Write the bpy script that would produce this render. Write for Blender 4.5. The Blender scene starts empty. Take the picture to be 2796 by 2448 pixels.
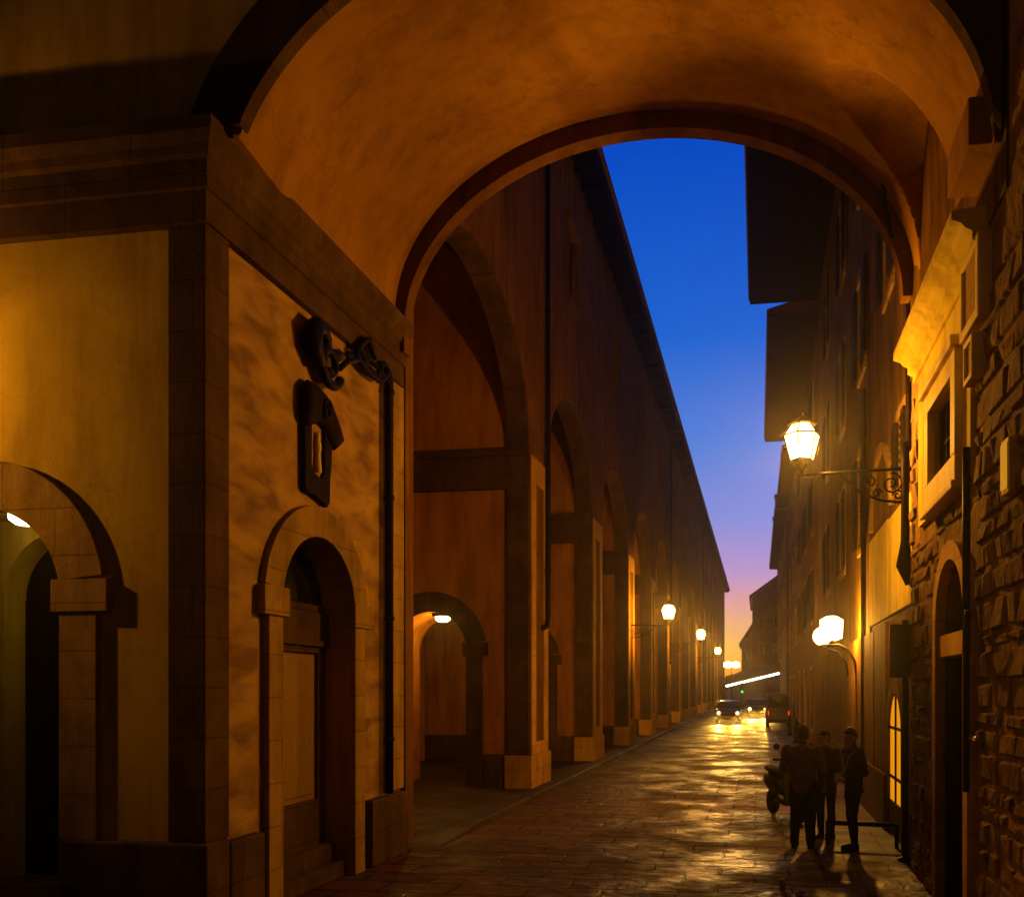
import bpy, bmesh, math, random
from mathutils import Vector, Matrix, noise
from mathutils.geometry import tessellate_polygon
random.seed(7)
R = math.radians
PI = math.pi
sc = bpy.context.scene
col = sc.collection

# ------------------------------------------------------------------ materials
def mat(name, base, base2=None, scale=3.0, rough=0.8, bump=0.0, bscale=40.0, metal=0.0,
        stretch=(1, 1, 1), detail=8.0, spec=0.02, dirt=None, coat=0.0, blocks=None, streak=0.0, cracks=0.0):
    m = bpy.data.materials.new(name); m.use_nodes = True
    nt = m.node_tree; N = nt.nodes; L = nt.links
    b = N['Principled BSDF']
    b.inputs['Roughness'].default_value = rough
    b.inputs['Metallic'].default_value = metal
    b.inputs['Specular IOR Level'].default_value = spec
    b.inputs['Coat Weight'].default_value = coat
    tc = N.new('ShaderNodeNewGeometry'); mp = N.new('ShaderNodeMapping')
    mp.inputs['Scale'].default_value = stretch
    L.new(tc.outputs['Position'], mp.inputs['Vector'])
    if base2 is None:
        base2 = tuple(c * 0.7 for c in base)
    nz = N.new('ShaderNodeTexNoise'); nz.inputs['Scale'].default_value = scale
    nz.inputs['Detail'].default_value = detail; nz.inputs['Roughness'].default_value = 0.62
    L.new(mp.outputs[0], nz.inputs['Vector'])
    cr = N.new('ShaderNodeValToRGB')
    cr.color_ramp.elements[0].position = 0.34; cr.color_ramp.elements[0].color = (*base2, 1)
    cr.color_ramp.elements[1].position = 0.66; cr.color_ramp.elements[1].color = (*base, 1)
    L.new(nz.outputs['Fac'], cr.inputs['Fac'])
    out = cr.outputs['Color']
    if dirt:
        n2 = N.new('ShaderNodeTexNoise'); n2.inputs['Scale'].default_value = scale * 0.31
        n2.inputs['Detail'].default_value = 10; n2.inputs['Roughness'].default_value = 0.7
        n2.inputs['Distortion'].default_value = 0.8
        L.new(mp.outputs[0], n2.inputs['Vector'])
        r2 = N.new('ShaderNodeValToRGB'); r2.color_ramp.elements[0].position = 0.47
        r2.color_ramp.elements[1].position = 0.66
        r2.color_ramp.elements[1].color = (0.75, 0.75, 0.75, 1)
        L.new(n2.outputs['Fac'], r2.inputs['Fac'])
        mx = N.new('ShaderNodeMix'); mx.data_type = 'RGBA'
        L.new(r2.outputs['Color'], mx.inputs[0]); L.new(out, mx.inputs[6])
        mx.inputs[7].default_value = (*dirt, 1)
        out = mx.outputs[2]
    def mult(src, fac, amount):
        q = N.new('ShaderNodeMix'); q.data_type = 'RGBA'; q.blend_type = 'MULTIPLY'; q.inputs[0].default_value = amount
        L.new(src, q.inputs[6]); L.new(fac, q.inputs[7]); return q.outputs[2]
    if streak > 0:          # rain and soot runs, longer than wide
        m3 = N.new('ShaderNodeMapping'); m3.inputs['Scale'].default_value = (2.6, 2.6, .35)
        L.new(tc.outputs['Position'], m3.inputs['Vector'])
        n3 = N.new('ShaderNodeTexNoise'); n3.inputs['Scale'].default_value = 1.6; n3.inputs['Detail'].default_value = 9
        n3.inputs['Roughness'].default_value = .68; L.new(m3.outputs[0], n3.inputs['Vector'])
        r3 = N.new('ShaderNodeValToRGB'); r3.color_ramp.elements[0].position = .38; r3.color_ramp.elements[0].color = (.3, .28, .26, 1)
        r3.color_ramp.elements[1].position = .56; L.new(n3.outputs['Fac'], r3.inputs['Fac'])
        out = mult(out, r3.outputs[0], streak)
    if cracks > 0:
        wn = N.new('ShaderNodeTexNoise'); wn.inputs['Scale'].default_value = 1.7; wn.inputs['Detail'].default_value = 5
        L.new(tc.outputs['Position'], wn.inputs['Vector'])
        va = N.new('ShaderNodeVectorMath'); va.operation = 'MULTIPLY_ADD'; va.inputs[1].default_value = (.9, .9, .9)
        L.new(wn.outputs['Color'], va.inputs[0]); L.new(tc.outputs['Position'], va.inputs[2])
        vo_ = N.new('ShaderNodeTexVoronoi'); vo_.feature = 'DISTANCE_TO_EDGE'; vo_.inputs['Scale'].default_value = .55
        L.new(va.outputs[0], vo_.inputs['Vector'])
        r4 = N.new('ShaderNodeValToRGB'); r4.color_ramp.elements[0].position = .002; r4.color_ramp.elements[0].color = (.35, .33, .3, 1)
        r4.color_ramp.elements[1].position = .009; L.new(vo_.outputs['Distance'], r4.inputs['Fac'])
        out = mult(out, r4.outputs[0], cracks)
    hb = None
    if blocks:              # dressed stone courses with thin joints
        sx = N.new('ShaderNodeSeparateXYZ'); L.new(tc.outputs['Position'], sx.inputs[0])
        ad_ = N.new('ShaderNodeMath'); L.new(sx.outputs['X'], ad_.inputs[0]); L.new(sx.outputs['Y'], ad_.inputs[1])
        cb = N.new('ShaderNodeCombineXYZ'); L.new(ad_.outputs[0], cb.inputs['X']); L.new(sx.outputs['Z'], cb.inputs['Y'])
        bk = N.new('ShaderNodeTexBrick'); bk.inputs['Scale'].default_value = 1; bk.inputs['Brick Width'].default_value = blocks[0]
        bk.inputs['Row Height'].default_value = blocks[1]; bk.inputs['Mortar Size'].default_value = .007; bk.inputs['Mortar Smooth'].default_value = .3
        bk.inputs['Color1'].default_value = (1, 1, 1, 1); bk.inputs['Color2'].default_value = (.72, .7, .68, 1); bk.inputs['Mortar'].default_value = (.3, .28, .26, 1)
        L.new(cb.outputs[0], bk.inputs['Vector']); out = mult(out, bk.outputs['Color'], .6); hb = bk.outputs['Fac']
    L.new(out, b.inputs['Base Color'])
    if bump > 0:
        nb = N.new('ShaderNodeTexNoise'); nb.inputs['Scale'].default_value = bscale
        nb.inputs['Detail'].default_value = 6
        L.new(mp.outputs[0], nb.inputs['Vector'])
        bp = N.new('ShaderNodeBump'); bp.inputs['Strength'].default_value = 0.6
        bp.inputs['Distance'].default_value = bump
        L.new(nb.outputs['Fac'], bp.inputs['Height'])
        if hb is not None:
            b2 = N.new('ShaderNodeBump'); b2.invert = True; b2.inputs['Strength'].default_value = .8; b2.inputs['Distance'].default_value = .007
            L.new(hb, b2.inputs['Height']); L.new(bp.outputs[0], b2.inputs['Normal']); L.new(b2.outputs[0], b.inputs['Normal'])
        else: L.new(bp.outputs[0], b.inputs['Normal'])
    return m

def emis(name, colr, strength, through=False):
    m = bpy.data.materials.new(name); m.use_nodes = True
    nt = m.node_tree; N = nt.nodes; L = nt.links
    N.remove(N['Principled BSDF'])
    e = N.new('ShaderNodeEmission'); e.inputs['Color'].default_value = (*colr, 1)
    e.inputs['Strength'].default_value = strength
    o = N['Material Output']
    nz = N.new('ShaderNodeTexNoise'); nz.inputs['Scale'].default_value = 6
    mr = N.new('ShaderNodeMapRange'); mr.inputs['To Min'].default_value = strength * .8
    mr.inputs['To Max'].default_value = strength * 1.2
    L.new(nz.outputs['Fac'], mr.inputs['Value']); L.new(mr.outputs[0], e.inputs['Strength'])
    if through:
        t = N.new('ShaderNodeBsdfTransparent'); a = N.new('ShaderNodeAddShader')
        L.new(e.outputs[0], a.inputs[0]); L.new(t.outputs[0], a.inputs[1])
        L.new(a.outputs[0], o.inputs['Surface'])
        m.cycles.emission_sampling = 'NONE'
    else:
        L.new(e.outputs[0], o.inputs['Surface'])
    return m

M = {}
M['ochre'] = mat('ochre_plaster', (.54, .36, .03), (.45, .295, .025), 1.1, .85, .006, 60, dirt=(.34, .20, .018), streak=.35, cracks=.12)
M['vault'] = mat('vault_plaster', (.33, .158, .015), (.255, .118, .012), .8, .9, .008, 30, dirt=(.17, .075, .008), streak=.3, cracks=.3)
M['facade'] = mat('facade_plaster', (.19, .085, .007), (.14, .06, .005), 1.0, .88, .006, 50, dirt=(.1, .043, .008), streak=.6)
M['sidewall'] = mat('street_side_plaster', (.40, .22, .06), (.31, .17, .045), 1.0, .88, .006, 50, dirt=(.22, .12, .035), streak=.5)
M['panel'] = mat('portico_plaster', (.48, .205, .035), (.39, .16, .028), 1.0, .88, .006, 50, dirt=(.27, .11, .02), streak=.5)
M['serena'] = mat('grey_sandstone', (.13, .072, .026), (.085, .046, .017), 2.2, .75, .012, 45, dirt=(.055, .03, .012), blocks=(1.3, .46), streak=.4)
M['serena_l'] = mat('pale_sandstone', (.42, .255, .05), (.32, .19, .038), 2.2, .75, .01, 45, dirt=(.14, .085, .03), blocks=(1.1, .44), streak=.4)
M['pierstone'] = mat('weathered_pier_stone', (.62, .35, .05), (.5, .27, .04), 2.2, .75, .01, 45, dirt=(.3, .16, .03), blocks=(1.6, .5), streak=.4)
M['marble'] = mat('pale_marble', (.80, .60, .14), (.68, .50, .11), 3.0, .6, .004, 40, dirt=(.5, .35, .08), streak=.3)
M['rustic'] = mat('rough_block_stone', (.25, .145, .05), (.12, .065, .024), 2.6, .9, .05, 9, dirt=(.05, .028, .012), streak=.3)
M['iron'] = mat('wrought_iron', (.018, .014, .012), (.01, .008, .008), 12, .5, .002, 60, metal=.4)
M['pipe'] = mat('painted_downpipe', (.022, .014, .01), (.012, .009, .007), 6, .5, .002, 40)
M['wood'] = mat('dark_door_wood', (.022, .012, .007), (.013, .007, .005), 5, .6, .006, 20, stretch=(8, 8, 1))
M['palewood'] = mat('worn_door_wood', (.33, .20, .05), (.26, .155, .04), 4, .65, .006, 20, stretch=(6, 6, 1), dirt=(.28, .15, .035))
M['shutter'] = mat('louvred_shutter', (.022, .016, .009), (.014, .01, .006), 6, .6, .004, 30)
M['tile'] = mat('roof_tile', (.2, .085, .04), (.12, .05, .025), 5, .85, .02, 10)
M['eave'] = mat('eave_timber', (.007, .004, .003), (.004, .003, .002), 5, .8, .01, 20)
M['dark'] = mat('dark_glass', (.012, .01, .012), (.007, .006, .007), 3, .12, 0, spec=.5)
M['plast_lit'] = mat('lamplit_yellow_plaster', (.66, .50, .05), (.54, .40, .04), 1.2, .85, .008, 40, dirt=(.36, .25, .03), streak=.45)  # brightened plaster: the lantern's pool of light is put into its colour
M['plast_dim'] = mat('dim_yellow_plaster', (.22, .115, .01), (.15, .08, .008), 1.2, .85, .008, 40, dirt=(.10, .055, .01), streak=.8)  # darkened plaster: weak lamplight on the wall is put into its colour
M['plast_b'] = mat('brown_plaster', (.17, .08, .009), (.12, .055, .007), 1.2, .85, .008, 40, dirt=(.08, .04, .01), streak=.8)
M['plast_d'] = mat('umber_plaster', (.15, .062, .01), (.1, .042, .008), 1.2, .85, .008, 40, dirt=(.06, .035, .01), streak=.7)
M['chrome'] = mat('worn_steel', (.4, .36, .3), (.3, .27, .22), 8, .35, 0, metal=.9)
M['rubber'] = mat('tyre_rubber', (.014, .013, .013), (.01, .01, .01), 20, .8, 0)
M['paint_d'] = mat('dark_car_paint', (.008, .007, .007), (.006, .005, .005), 2, .45, 0, spec=.3, coat=.1)
M['paint_g'] = mat('grey_car_paint', (.09, .085, .075), (.07, .065, .06), 2, .3, 0, spec=.5, coat=.6)
M['paint_v'] = mat('brown_van_paint', (.07, .04, .025), (.05, .03, .02), 2, .4, 0, spec=.5, coat=.4)
M['plate'] = mat('number_plate', (.5, .48, .42), (.42, .4, .36), 6, .4)
M['skin'] = mat('skin', (.36, .19, .12), (.3, .155, .1), 20, .55)
M['hair'] = mat('dark_hair', (.018, .012, .009), (.01, .007, .006), 60, .5, .004, 200)
M['hair_g'] = mat('greying_hair', (.09, .07, .055), (.05, .04, .032), 60, .5, .004, 200)
M['jacket'] = mat('drab_jacket', (.14, .085, .035), (.10, .06, .025), 6, .85, .006, 40)
M['jersey'] = mat('black_jersey', (.022, .016, .014), (.015, .011, .01), 6, .9, .006, 40)
M['shirt'] = mat('dark_red_shirt', (.05, .022, .016), (.035, .016, .012), 6, .9, .006, 40)
M['trouser'] = mat('black_trousers', (.012, .010, .011), (.008, .007, .008), 6, .9, .006, 40)
M['shoe'] = mat('dark_leather', (.012, .009, .008), (.008, .006, .006), 10, .5)
M['strap'] = mat('pale_strap', (.4, .33, .22), (.3, .25, .17), 10, .7)
M['paper'] = mat('paper', (.6, .52, .4), (.5, .43, .33), 20, .7)
M['sodium'] = emis('sodium_glass', (1, .60, .14), 9.0, True)
M['sodium_far'] = emis('far_lamp_globe', (1, .66, .2), 8.0, True)
M['bulb'] = emis('lamp_bulb', (1, .85, .5), 20.0, True)
M['white'] = emis('white_tube', (1, .90, .68), 9.0)
M['passlamp'] = emis('bulkhead_glass', (1, .88, .45), 5.0, True)
M['head'] = emis('headlight_glass', (1, .55, .14), 12.0)
M['headdim'] = emis('dipped_headlight_glass', (1, .72, .42), 2.0)
M['red'] = emis('tail_light_glass', (1, .05, .01), 1.2)
M['green'] = emis('green_signal', (.05, 1, .1), 1.6)
M['litwin'] = emis('lit_doorway_glass', (1, .34, .006), .8)
M['litwin2'] = emis('lit_window_glass', (1, .42, .03), 0.8)
M['litwin3'] = emis('amber_slit_glass', (1, .42, .02), 0.55)

# fresco: faded painting, big soft figures of dark umber over ochre
def fresco_mat():
    m = bpy.data.materials.new('faded_fresco'); m.use_nodes = True
    nt = m.node_tree; N = nt.nodes; L = nt.links; b = N['Principled BSDF']
    b.inputs['Roughness'].default_value = .9
    g = N.new('ShaderNodeNewGeometry'); mp = N.new('ShaderNodeMapping')
    mp.inputs['Rotation'].default_value = (R(35), 0, 0); mp.inputs['Scale'].default_value = (1, .8, 1.7)
    L.new(g.outputs['Position'], mp.inputs['Vector'])
    n = N.new('ShaderNodeTexNoise'); n.inputs['Scale'].default_value = 2.3; n.inputs['Detail'].default_value = 2.5
    n.inputs['Distortion'].default_value = .45
    L.new(mp.outputs[0], n.inputs['Vector'])
    c = N.new('ShaderNodeValToRGB'); e = c.color_ramp.elements
    e[0].position = .33; e[0].color = (.20, .095, .02, 1)
    e[1].position = .62; e[1].color = (.50, .28, .045, 1)
    x = e.new(.45); x.color = (.34, .175, .03, 1)
    L.new(n.outputs['Fac'], c.inputs['Fac'])
    n3 = N.new('ShaderNodeTexNoise'); n3.inputs['Scale'].default_value = 30; n3.inputs['Detail'].default_value = 6
    L.new(g.outputs['Position'], n3.inputs['Vector'])
    mx = N.new('ShaderNodeMix'); mx.data_type = 'RGBA'; mx.blend_type = 'MULTIPLY'; mx.inputs[0].default_value = .4
    L.new(c.outputs[0], mx.inputs[6]); L.new(n3.outputs['Color'], mx.inputs[7])
    L.new(mx.outputs[2], b.inputs['Base Color'])
    return m
M['fresco'] = fresco_mat()

def paving(name, c1, c2, bw, bh, rot, r0, r1, mortar=.018, dist=.03):
    m = bpy.data.materials.new(name); m.use_nodes = True
    nt = m.node_tree; N = nt.nodes; L = nt.links; b = N['Principled BSDF']
    b.inputs['Specular IOR Level'].default_value = .12
    g = N.new('ShaderNodeNewGeometry'); mp = N.new('ShaderNodeMapping')
    mp.inputs['Rotation'].default_value = (0, 0, R(rot))
    L.new(g.outputs['Position'], mp.inputs['Vector'])
    wn = N.new('ShaderNodeTexNoise'); wn.inputs['Scale'].default_value = 2.5
    L.new(mp.outputs[0], wn.inputs['Vector'])
    ws = N.new('ShaderNodeVectorMath'); ws.operation = 'SCALE'; ws.inputs['Scale'].default_value = .09
    L.new(wn.outputs['Color'], ws.inputs[0])
    wa = N.new('ShaderNodeVectorMath'); L.new(mp.outputs[0], wa.inputs[0]); L.new(ws.outputs[0], wa.inputs[1])
    br = N.new('ShaderNodeTexBrick'); br.inputs['Scale'].default_value = 1
    br.inputs['Brick Width'].default_value = bw; br.inputs['Row Height'].default_value = bh
    br.inputs['Mortar Size'].default_value = mortar; br.inputs['Mortar Smooth'].default_value = .5
    br.inputs['Color1'].default_value = (*c1, 1); br.inputs['Color2'].default_value = (*c2, 1)
    br.inputs['Mortar'].default_value = (.008, .006, .005, 1)
    L.new(wa.outputs[0], br.inputs['Vector'])
    n = N.new('ShaderNodeTexNoise'); n.inputs['Scale'].default_value = 5; n.inputs['Detail'].default_value = 9
    n.inputs['Roughness'].default_value = .7
    L.new(g.outputs['Position'], n.inputs['Vector'])
    mx = N.new('ShaderNodeMix'); mx.data_type = 'RGBA'; mx.blend_type = 'MULTIPLY'; mx.inputs[0].default_value = .7
    L.new(br.outputs['Color'], mx.inputs[6]); L.new(n.outputs['Color'], mx.inputs[7])
    L.new(mx.outputs[2], b.inputs['Base Color'])
    n2 = N.new('ShaderNodeTexNoise'); n2.inputs['Scale'].default_value = .75; n2.inputs['Detail'].default_value = 9; n2.inputs['Roughness'].default_value = .65
    L.new(g.outputs['Position'], n2.inputs['Vector'])
    mr = N.new('ShaderNodeMapRange'); mr.inputs['From Min'].default_value = .40; mr.inputs['From Max'].default_value = .60
    mr.inputs['To Min'].default_value = r0; mr.inputs['To Max'].default_value = r1
    L.new(n2.outputs['Fac'], mr.inputs['Value']); L.new(mr.outputs[0], b.inputs['Roughness'])
    # height: worn slabs, joints, chisel marks
    inv = N.new('ShaderNodeMath'); inv.operation = 'MULTIPLY'; inv.inputs[1].default_value = -1.0
    L.new(br.outputs['Fac'], inv.inputs[0])
    n4 = N.new('ShaderNodeTexNoise'); n4.inputs['Scale'].default_value = 4.5; n4.inputs['Detail'].default_value = 8
    L.new(g.outputs['Position'], n4.inputs['Vector'])
    ad = N.new('ShaderNodeMath'); ad.operation = 'MULTIPLY_ADD'; ad.inputs[1].default_value = .9
    rgb = N.new('ShaderNodeRGBToBW'); L.new(br.outputs['Color'], rgb.inputs[0])      # each slab sits a little higher or lower
    a0 = N.new('ShaderNodeMath'); a0.operation = 'MULTIPLY_ADD'; a0.inputs[1].default_value = 14.0
    L.new(rgb.outputs[0], a0.inputs[0]); L.new(inv.outputs[0], a0.inputs[2])
    L.new(n4.outputs['Fac'], ad.inputs[0]); L.new(a0.outputs[0], ad.inputs[2])
    bp = N.new('ShaderNodeBump'); bp.inputs['Strength'].default_value = .9; bp.inputs['Distance'].default_value = dist
    L.new(ad.outputs[0], bp.inputs['Height']); L.new(bp.outputs[0], b.inputs['Normal'])
    return m
M['street'] = paving('street_flagstones', (.17, .066, .011), (.085, .033, .006), .85, .48, 0, .38, .85, .022, .045)
M['pave'] = paving('pavement_slabs', (.10, .055, .022), (.065, .035, .015), .9, .6, 90, .5, .75, .012, .012)

# ------------------------------------------------------------------ mesh builder
def root_of(o):
    while o.parent: o = o.parent
    return o

class MB:
    def __init__(s): s.v = []; s.f = []
    def add(s, vs, fs):
        k = len(s.v); s.v += [tuple(p) for p in vs]; s.f += [tuple(i + k for i in f) for f in fs]; return s
    def box(s, x0, y0, z0, x1, y1, z1):
        x0, x1 = sorted((x0, x1)); y0, y1 = sorted((y0, y1)); z0, z1 = sorted((z0, z1))
        return s.add([(x0,y0,z0),(x1,y0,z0),(x1,y1,z0),(x0,y1,z0),(x0,y0,z1),(x1,y0,z1),(x1,y1,z1),(x0,y1,z1)],
                     [(0,3,2,1),(4,5,6,7),(0,1,5,4),(1,2,6,5),(2,3,7,6),(3,0,4,7)])
    def prism(s, outer, holes, fn, d0, d1):
        """flat polygon (with holes) extruded from depth d0 to d1; fn(a, b, d) -> xyz"""
        loops = [outer] + list(holes)
        tris = tessellate_polygon([[Vector((a, b, 0)) for a, b in lp] for lp in loops])
        flat = [p for lp in loops for p in lp]; n = len(flat)
        vs = [fn(a, b, d0) for a, b in flat] + [fn(a, b, d1) for a, b in flat]
        fs = [tuple(t) for t in tris] + [tuple(i + n for i in reversed(t)) for t in tris]
        k = 0
        for lp in loops:
            m = len(lp)
            for i in range(m):
                a, b = k + i, k + (i + 1) % m
                fs.append((a, b, b + n, a + n))
            k += m
        return s.add(vs, fs)
    def tube(s, pts, r, n=8, cap=True):
        pts = [Vector(p) for p in pts]; m = len(pts)
        rs = r if isinstance(r, (list, tuple)) else [r] * m
        vs = []; up = None
        for i, p in enumerate(pts):
            t = (pts[min(i + 1, m - 1)] - pts[max(i - 1, 0)]).normalized()
            if up is None:
                up = Vector((0, 0, 1)) if abs(t.z) < .9 else Vector((0, 1, 0))
            a = t.cross(up)
            if a.length < 1e-4: a = t.orthogonal()
            a.normalize(); b = a.cross(t).normalized(); up = b
            for k in range(n):
                q = 2 * PI * k / n
                vs.append(p + (a * math.cos(q) + b * math.sin(q)) * rs[i])
        fs = []
        for i in range(m - 1):
            for k in range(n):
                fs.append((i*n+k, i*n+(k+1) % n, (i+1)*n+(k+1) % n, (i+1)*n+k))
        if cap:
            fs.append(tuple(reversed(range(n)))); fs.append(tuple(range((m-1)*n, m*n)))
        return s.add(vs, fs)
    def lathe(s, prof, c, n=16, rot=0, axis='z'):
        vs = []; m = len(prof)
        for r, h in prof:
            for k in range(n):
                q = 2 * PI * k / n + rot
                x, y = r * math.cos(q), r * math.sin(q)
                if axis == 'z': vs.append((c[0]+x, c[1]+y, c[2]+h))
                elif axis == 'y': vs.append((c[0]+x, c[1]+h, c[2]+y))
                else: vs.append((c[0]+h, c[1]+x, c[2]+y))
        fs = [(i*n+k, i*n+(k+1) % n, (i+1)*n+(k+1) % n, (i+1)*n+k) for i in range(m-1) for k in range(n)]
        fs.append(tuple(reversed(range(n)))); fs.append(tuple(range((m-1)*n, m*n)))
        return s.add(vs, fs)
    def ball(s, c, r, n=14, m=9, sc3=(1, 1, 1)):
        prof = []
        vs = []; fs = []
        for i in range(m + 1):
            a = PI * i / m
            for k in range(n):
                q = 2 * PI * k / n
                vs.append((c[0]+r*sc3[0]*math.sin(a)*math.cos(q), c[1]+r*sc3[1]*math.sin(a)*math.sin(q), c[2]+r*sc3[2]*math.cos(a)))
        fs = [(i*n+k, (i+1)*n+k, (i+1)*n+(k+1) % n, i*n+(k+1) % n) for i in range(m) for k in range(n)]
        return s.add(vs, fs)
    def sweep(s, path, prof):
        """profile [(out, z)] closed, along plan path [(x, y)]; 'out' is to the right of travel, mitred"""
        m = len(path); n = len(prof); vs = []
        P = [Vector(p) for p in path]
        for i, p in enumerate(P):
            d0 = (p - P[i-1]).normalized() if i else (P[1] - p).normalized()
            d1 = (P[i+1] - p).normalized() if i < m - 1 else d0
            n0 = Vector((d0.y, -d0.x)); n1 = Vector((d1.y, -d1.x))
            mi = (n0 + n1).normalized(); k = 1 / max(.3, mi.dot(n0))
            for o, z in prof:
                q = p + mi * o * k; vs.append((q.x, q.y, z))
        fs = [(i*n+k, i*n+(k+1) % n, (i+1)*n+(k+1) % n, (i+1)*n+k) for i in range(m-1) for k in range(n)]
        fs.append(tuple(range(n))); fs.append(tuple(reversed(range((m-1)*n, m*n))))
        return s.add(vs, fs)
    def build(s, name, m, parent=None, smooth=False, bevel=0.0, jit=0.0):
        off = root_of(parent).location if parent else Vector((0, 0, 0))
        me = bpy.data.meshes.new(name)
        me.from_pydata([(x-off.x, y-off.y, z-off.z) for x, y, z in s.v], [], s.f)
        bm = bmesh.new(); bm.from_mesh(me)
        bmesh.ops.recalc_face_normals(bm, faces=bm.faces)
        bm.to_mesh(me); bm.free()
        if smooth:
            for p in me.polygons: p.use_smooth = True
        me.materials.append(m)
        o = bpy.data.objects.new(name, me); col.objects.link(o)
        if parent: o.parent = parent
        if bevel > 0:
            b = o.modifiers.new('bevel', 'BEVEL'); b.width = bevel; b.segments = 2; b.limit_method = 'ANGLE'; b.angle_limit = R(40)
        return o

def thing(name, label, cat, loc=(0, 0, 0), group=None):
    o = bpy.data.objects.new(name, None); col.objects.link(o); o.location = loc
    o.empty_display_size = .2
    o['label'] = label; o['category'] = cat
    if group: o['group'] = group
    return o
def tag(o, label, cat, group=None):
    o['label'] = label; o['category'] = cat
    if group: o['group'] = group
    return o
def struct(o): o['kind'] = 'structure'; return o
def arc(cx, cz, rx, rz, a0, a1, n=28):
    return [(cx + rx*math.cos(R(a0+(a1-a0)*i/n)), cz + rz*math.sin(R(a0+(a1-a0)*i/n))) for i in range(n+1)]
FX = lambda a, b, d: (d, a, b)      # polygon in (y, z), depth along x
FY = lambda a, b, d: (a, d, b)      # polygon in (x, z), depth along y
def point(name, loc, W, colr, parent=None, radius=.06, spot=None, aim=None):
    l = bpy.data.lights.new(name, 'SPOT' if spot else 'POINT'); l.energy = W; l.color = colr; l.shadow_soft_size = radius
    o = bpy.data.objects.new(name, l); col.objects.link(o)
    off = root_of(parent).location if parent else Vector()
    o.location = Vector(loc) - off
    if parent: o.parent = parent
    if spot:
        l.spot_size = R(spot); l.spot_blend = .6
        o.rotation_euler = (Vector(aim) - Vector(loc)).to_track_quat('-Z', 'Y').to_euler()
    return o
def copy_tree(o, parent=None):
    c = o.copy(); col.objects.link(c); c.parent = parent
    for ch in list(o.children): copy_tree(ch, c)
    return c
SOD = (1, .43, .04)

XL, XR, YF, YB, H = -4.92, 1.9, 6.99, 11.04, 2.3

# ------------------------------------------------------------------ ground
m = MB(); m.add([(-60, -30, 0), (60, -30, 0), (60, 236, 0), (-60, 236, 0)], [(0, 1, 2, 3)])
struct(m.build('street', M['street']))
m = MB(); m.prism([(11.2, -.1), (11.3, .004), (13.4, .11), (126, .11), (126, -.1)], [], FX, -10, -4.55)
struct(m.build('pavement', M['pave'], bevel=.02))
m = MB(); m.add([(.95, 11.6, .004), (2.6, 11.6, .004), (2.6, 92, .004), (.95, 92, .004)], [(0, 1, 2, 3)])
struct(m.build('pavement', M['pave']))

# ------------------------------------------------------------------ archway over the street
A = thing('archway_building', 'tall plastered archway building whose broad vault spans the street', 'archway', (XL, YF, 0))
PC, PR, PO, PZ = -7.22, .84, 1.28, 3.16      # passage: centre x, inner and outer radius, springing
fc, fa, fz, fb = -1.46, 3.3, 6.6, 2.4       # front arch ellipse
bc, ba, bz, bb = -1.5, 3.42, 7.4, 2.45      # vault at the far end
out = [(-16, 0), (PC-PR, 0)] + arc(PC, PZ, PR, PR, 180, 0) + [(PC+PR, 0), (XL-.06, 0), (XL-.06, 7.30)] + \
      [p for p in arc(fc, fz, fa, fb, 180, 0, 90) if p[1] > 7.30 or (p[0] > 0 and p[1] > 6.7)] + [(XR-.01, 6.7), (XR-.01, 15), (-16, 15)]
m = MB(); m.prism(out, [], FY, YF+.06, YF+.13); m.build('front_wall', M['ochre'], A)
# corner pilaster, wraps the corner
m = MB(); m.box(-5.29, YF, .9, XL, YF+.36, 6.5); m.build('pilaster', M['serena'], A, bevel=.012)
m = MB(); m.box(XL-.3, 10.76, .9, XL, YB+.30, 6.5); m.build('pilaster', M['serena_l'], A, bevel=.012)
for q in ((PC+PR+.01, YF-.05, 0, XL+.05, YF+.3, .9), (-16, YF-.05, 0, PC-PR-.01, YF+.3, .9), (XL-.25, YF+.31, 0, XL+.05, 7.86, .86), (XL-.25, 10.24, 0, XL+.06, YB+.32, .86)):
    m = MB(); m.box(*q); m.build('plinth', M['serena'], A, bevel=.02)
# cornice
prof = [(-.1, 6.48), (.035, 6.48), (.035, 6.76), (.065, 6.77), (.065, 7.02), (.10, 7.05), (.12, 7.12), (.19, 7.2), (.19, 7.32), (-.1, 7.32)]
m = MB(); m.sweep([(-16, YF), (XL, YF), (XL, YB+.2)], [(o, z) for o, z in prof]); m.build('cornice', M['serena'], A)
# archivolt round the front arch
oo = arc(fc, fz, fa+.48, fb+.5, 180, 0, 60); ii = arc(fc, fz, fa-.014, fb-.014, 0, 180, 60)
cl = lambda L: [(min(max(x, -5.3), XR-.02), z) for x, z in L if z > 7.32 or (x > 0 and z > 6.75)]
oo, ii = cl(oo), cl(ii)
m = MB(); m.prism(oo + ii, [], FY, YF, YF+.136); m.build('archivolt', M['serena'], A)
# surround of the pedestrian passage
def surround(mb, cy, z0, z, ri, ro, fn, d0, d1, side):
    for sgn in (-1, 1):
        a, b = sorted((cy+sgn*ri, cy+sgn*(ro-.08)))
        mb.prism([(a, z0), (b, z0), (b, z-.16), (a, z-.16)], [], fn, d0, d1)
        a, b = sorted((cy+sgn*(ri-.07), cy+sgn*(ro+.05)))
        mb.prism([(a, z-.158), (b, z-.158), (b, z+.14), (a, z+.14)], [], fn, d0-side*.035, d1)
    mb.prism(arc(cy, z, ro, ro, 172, 8) + arc(cy, z, ri, ri, 9.5, 170.5), [], fn, d0, d1)
m = MB(); surround(m, PC, .9, PZ, PR-.02, PO, FY, YF+.0, YF+.1, .6); m.build('arch_surround', M['serena_l'], A, bevel=.008)
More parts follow.
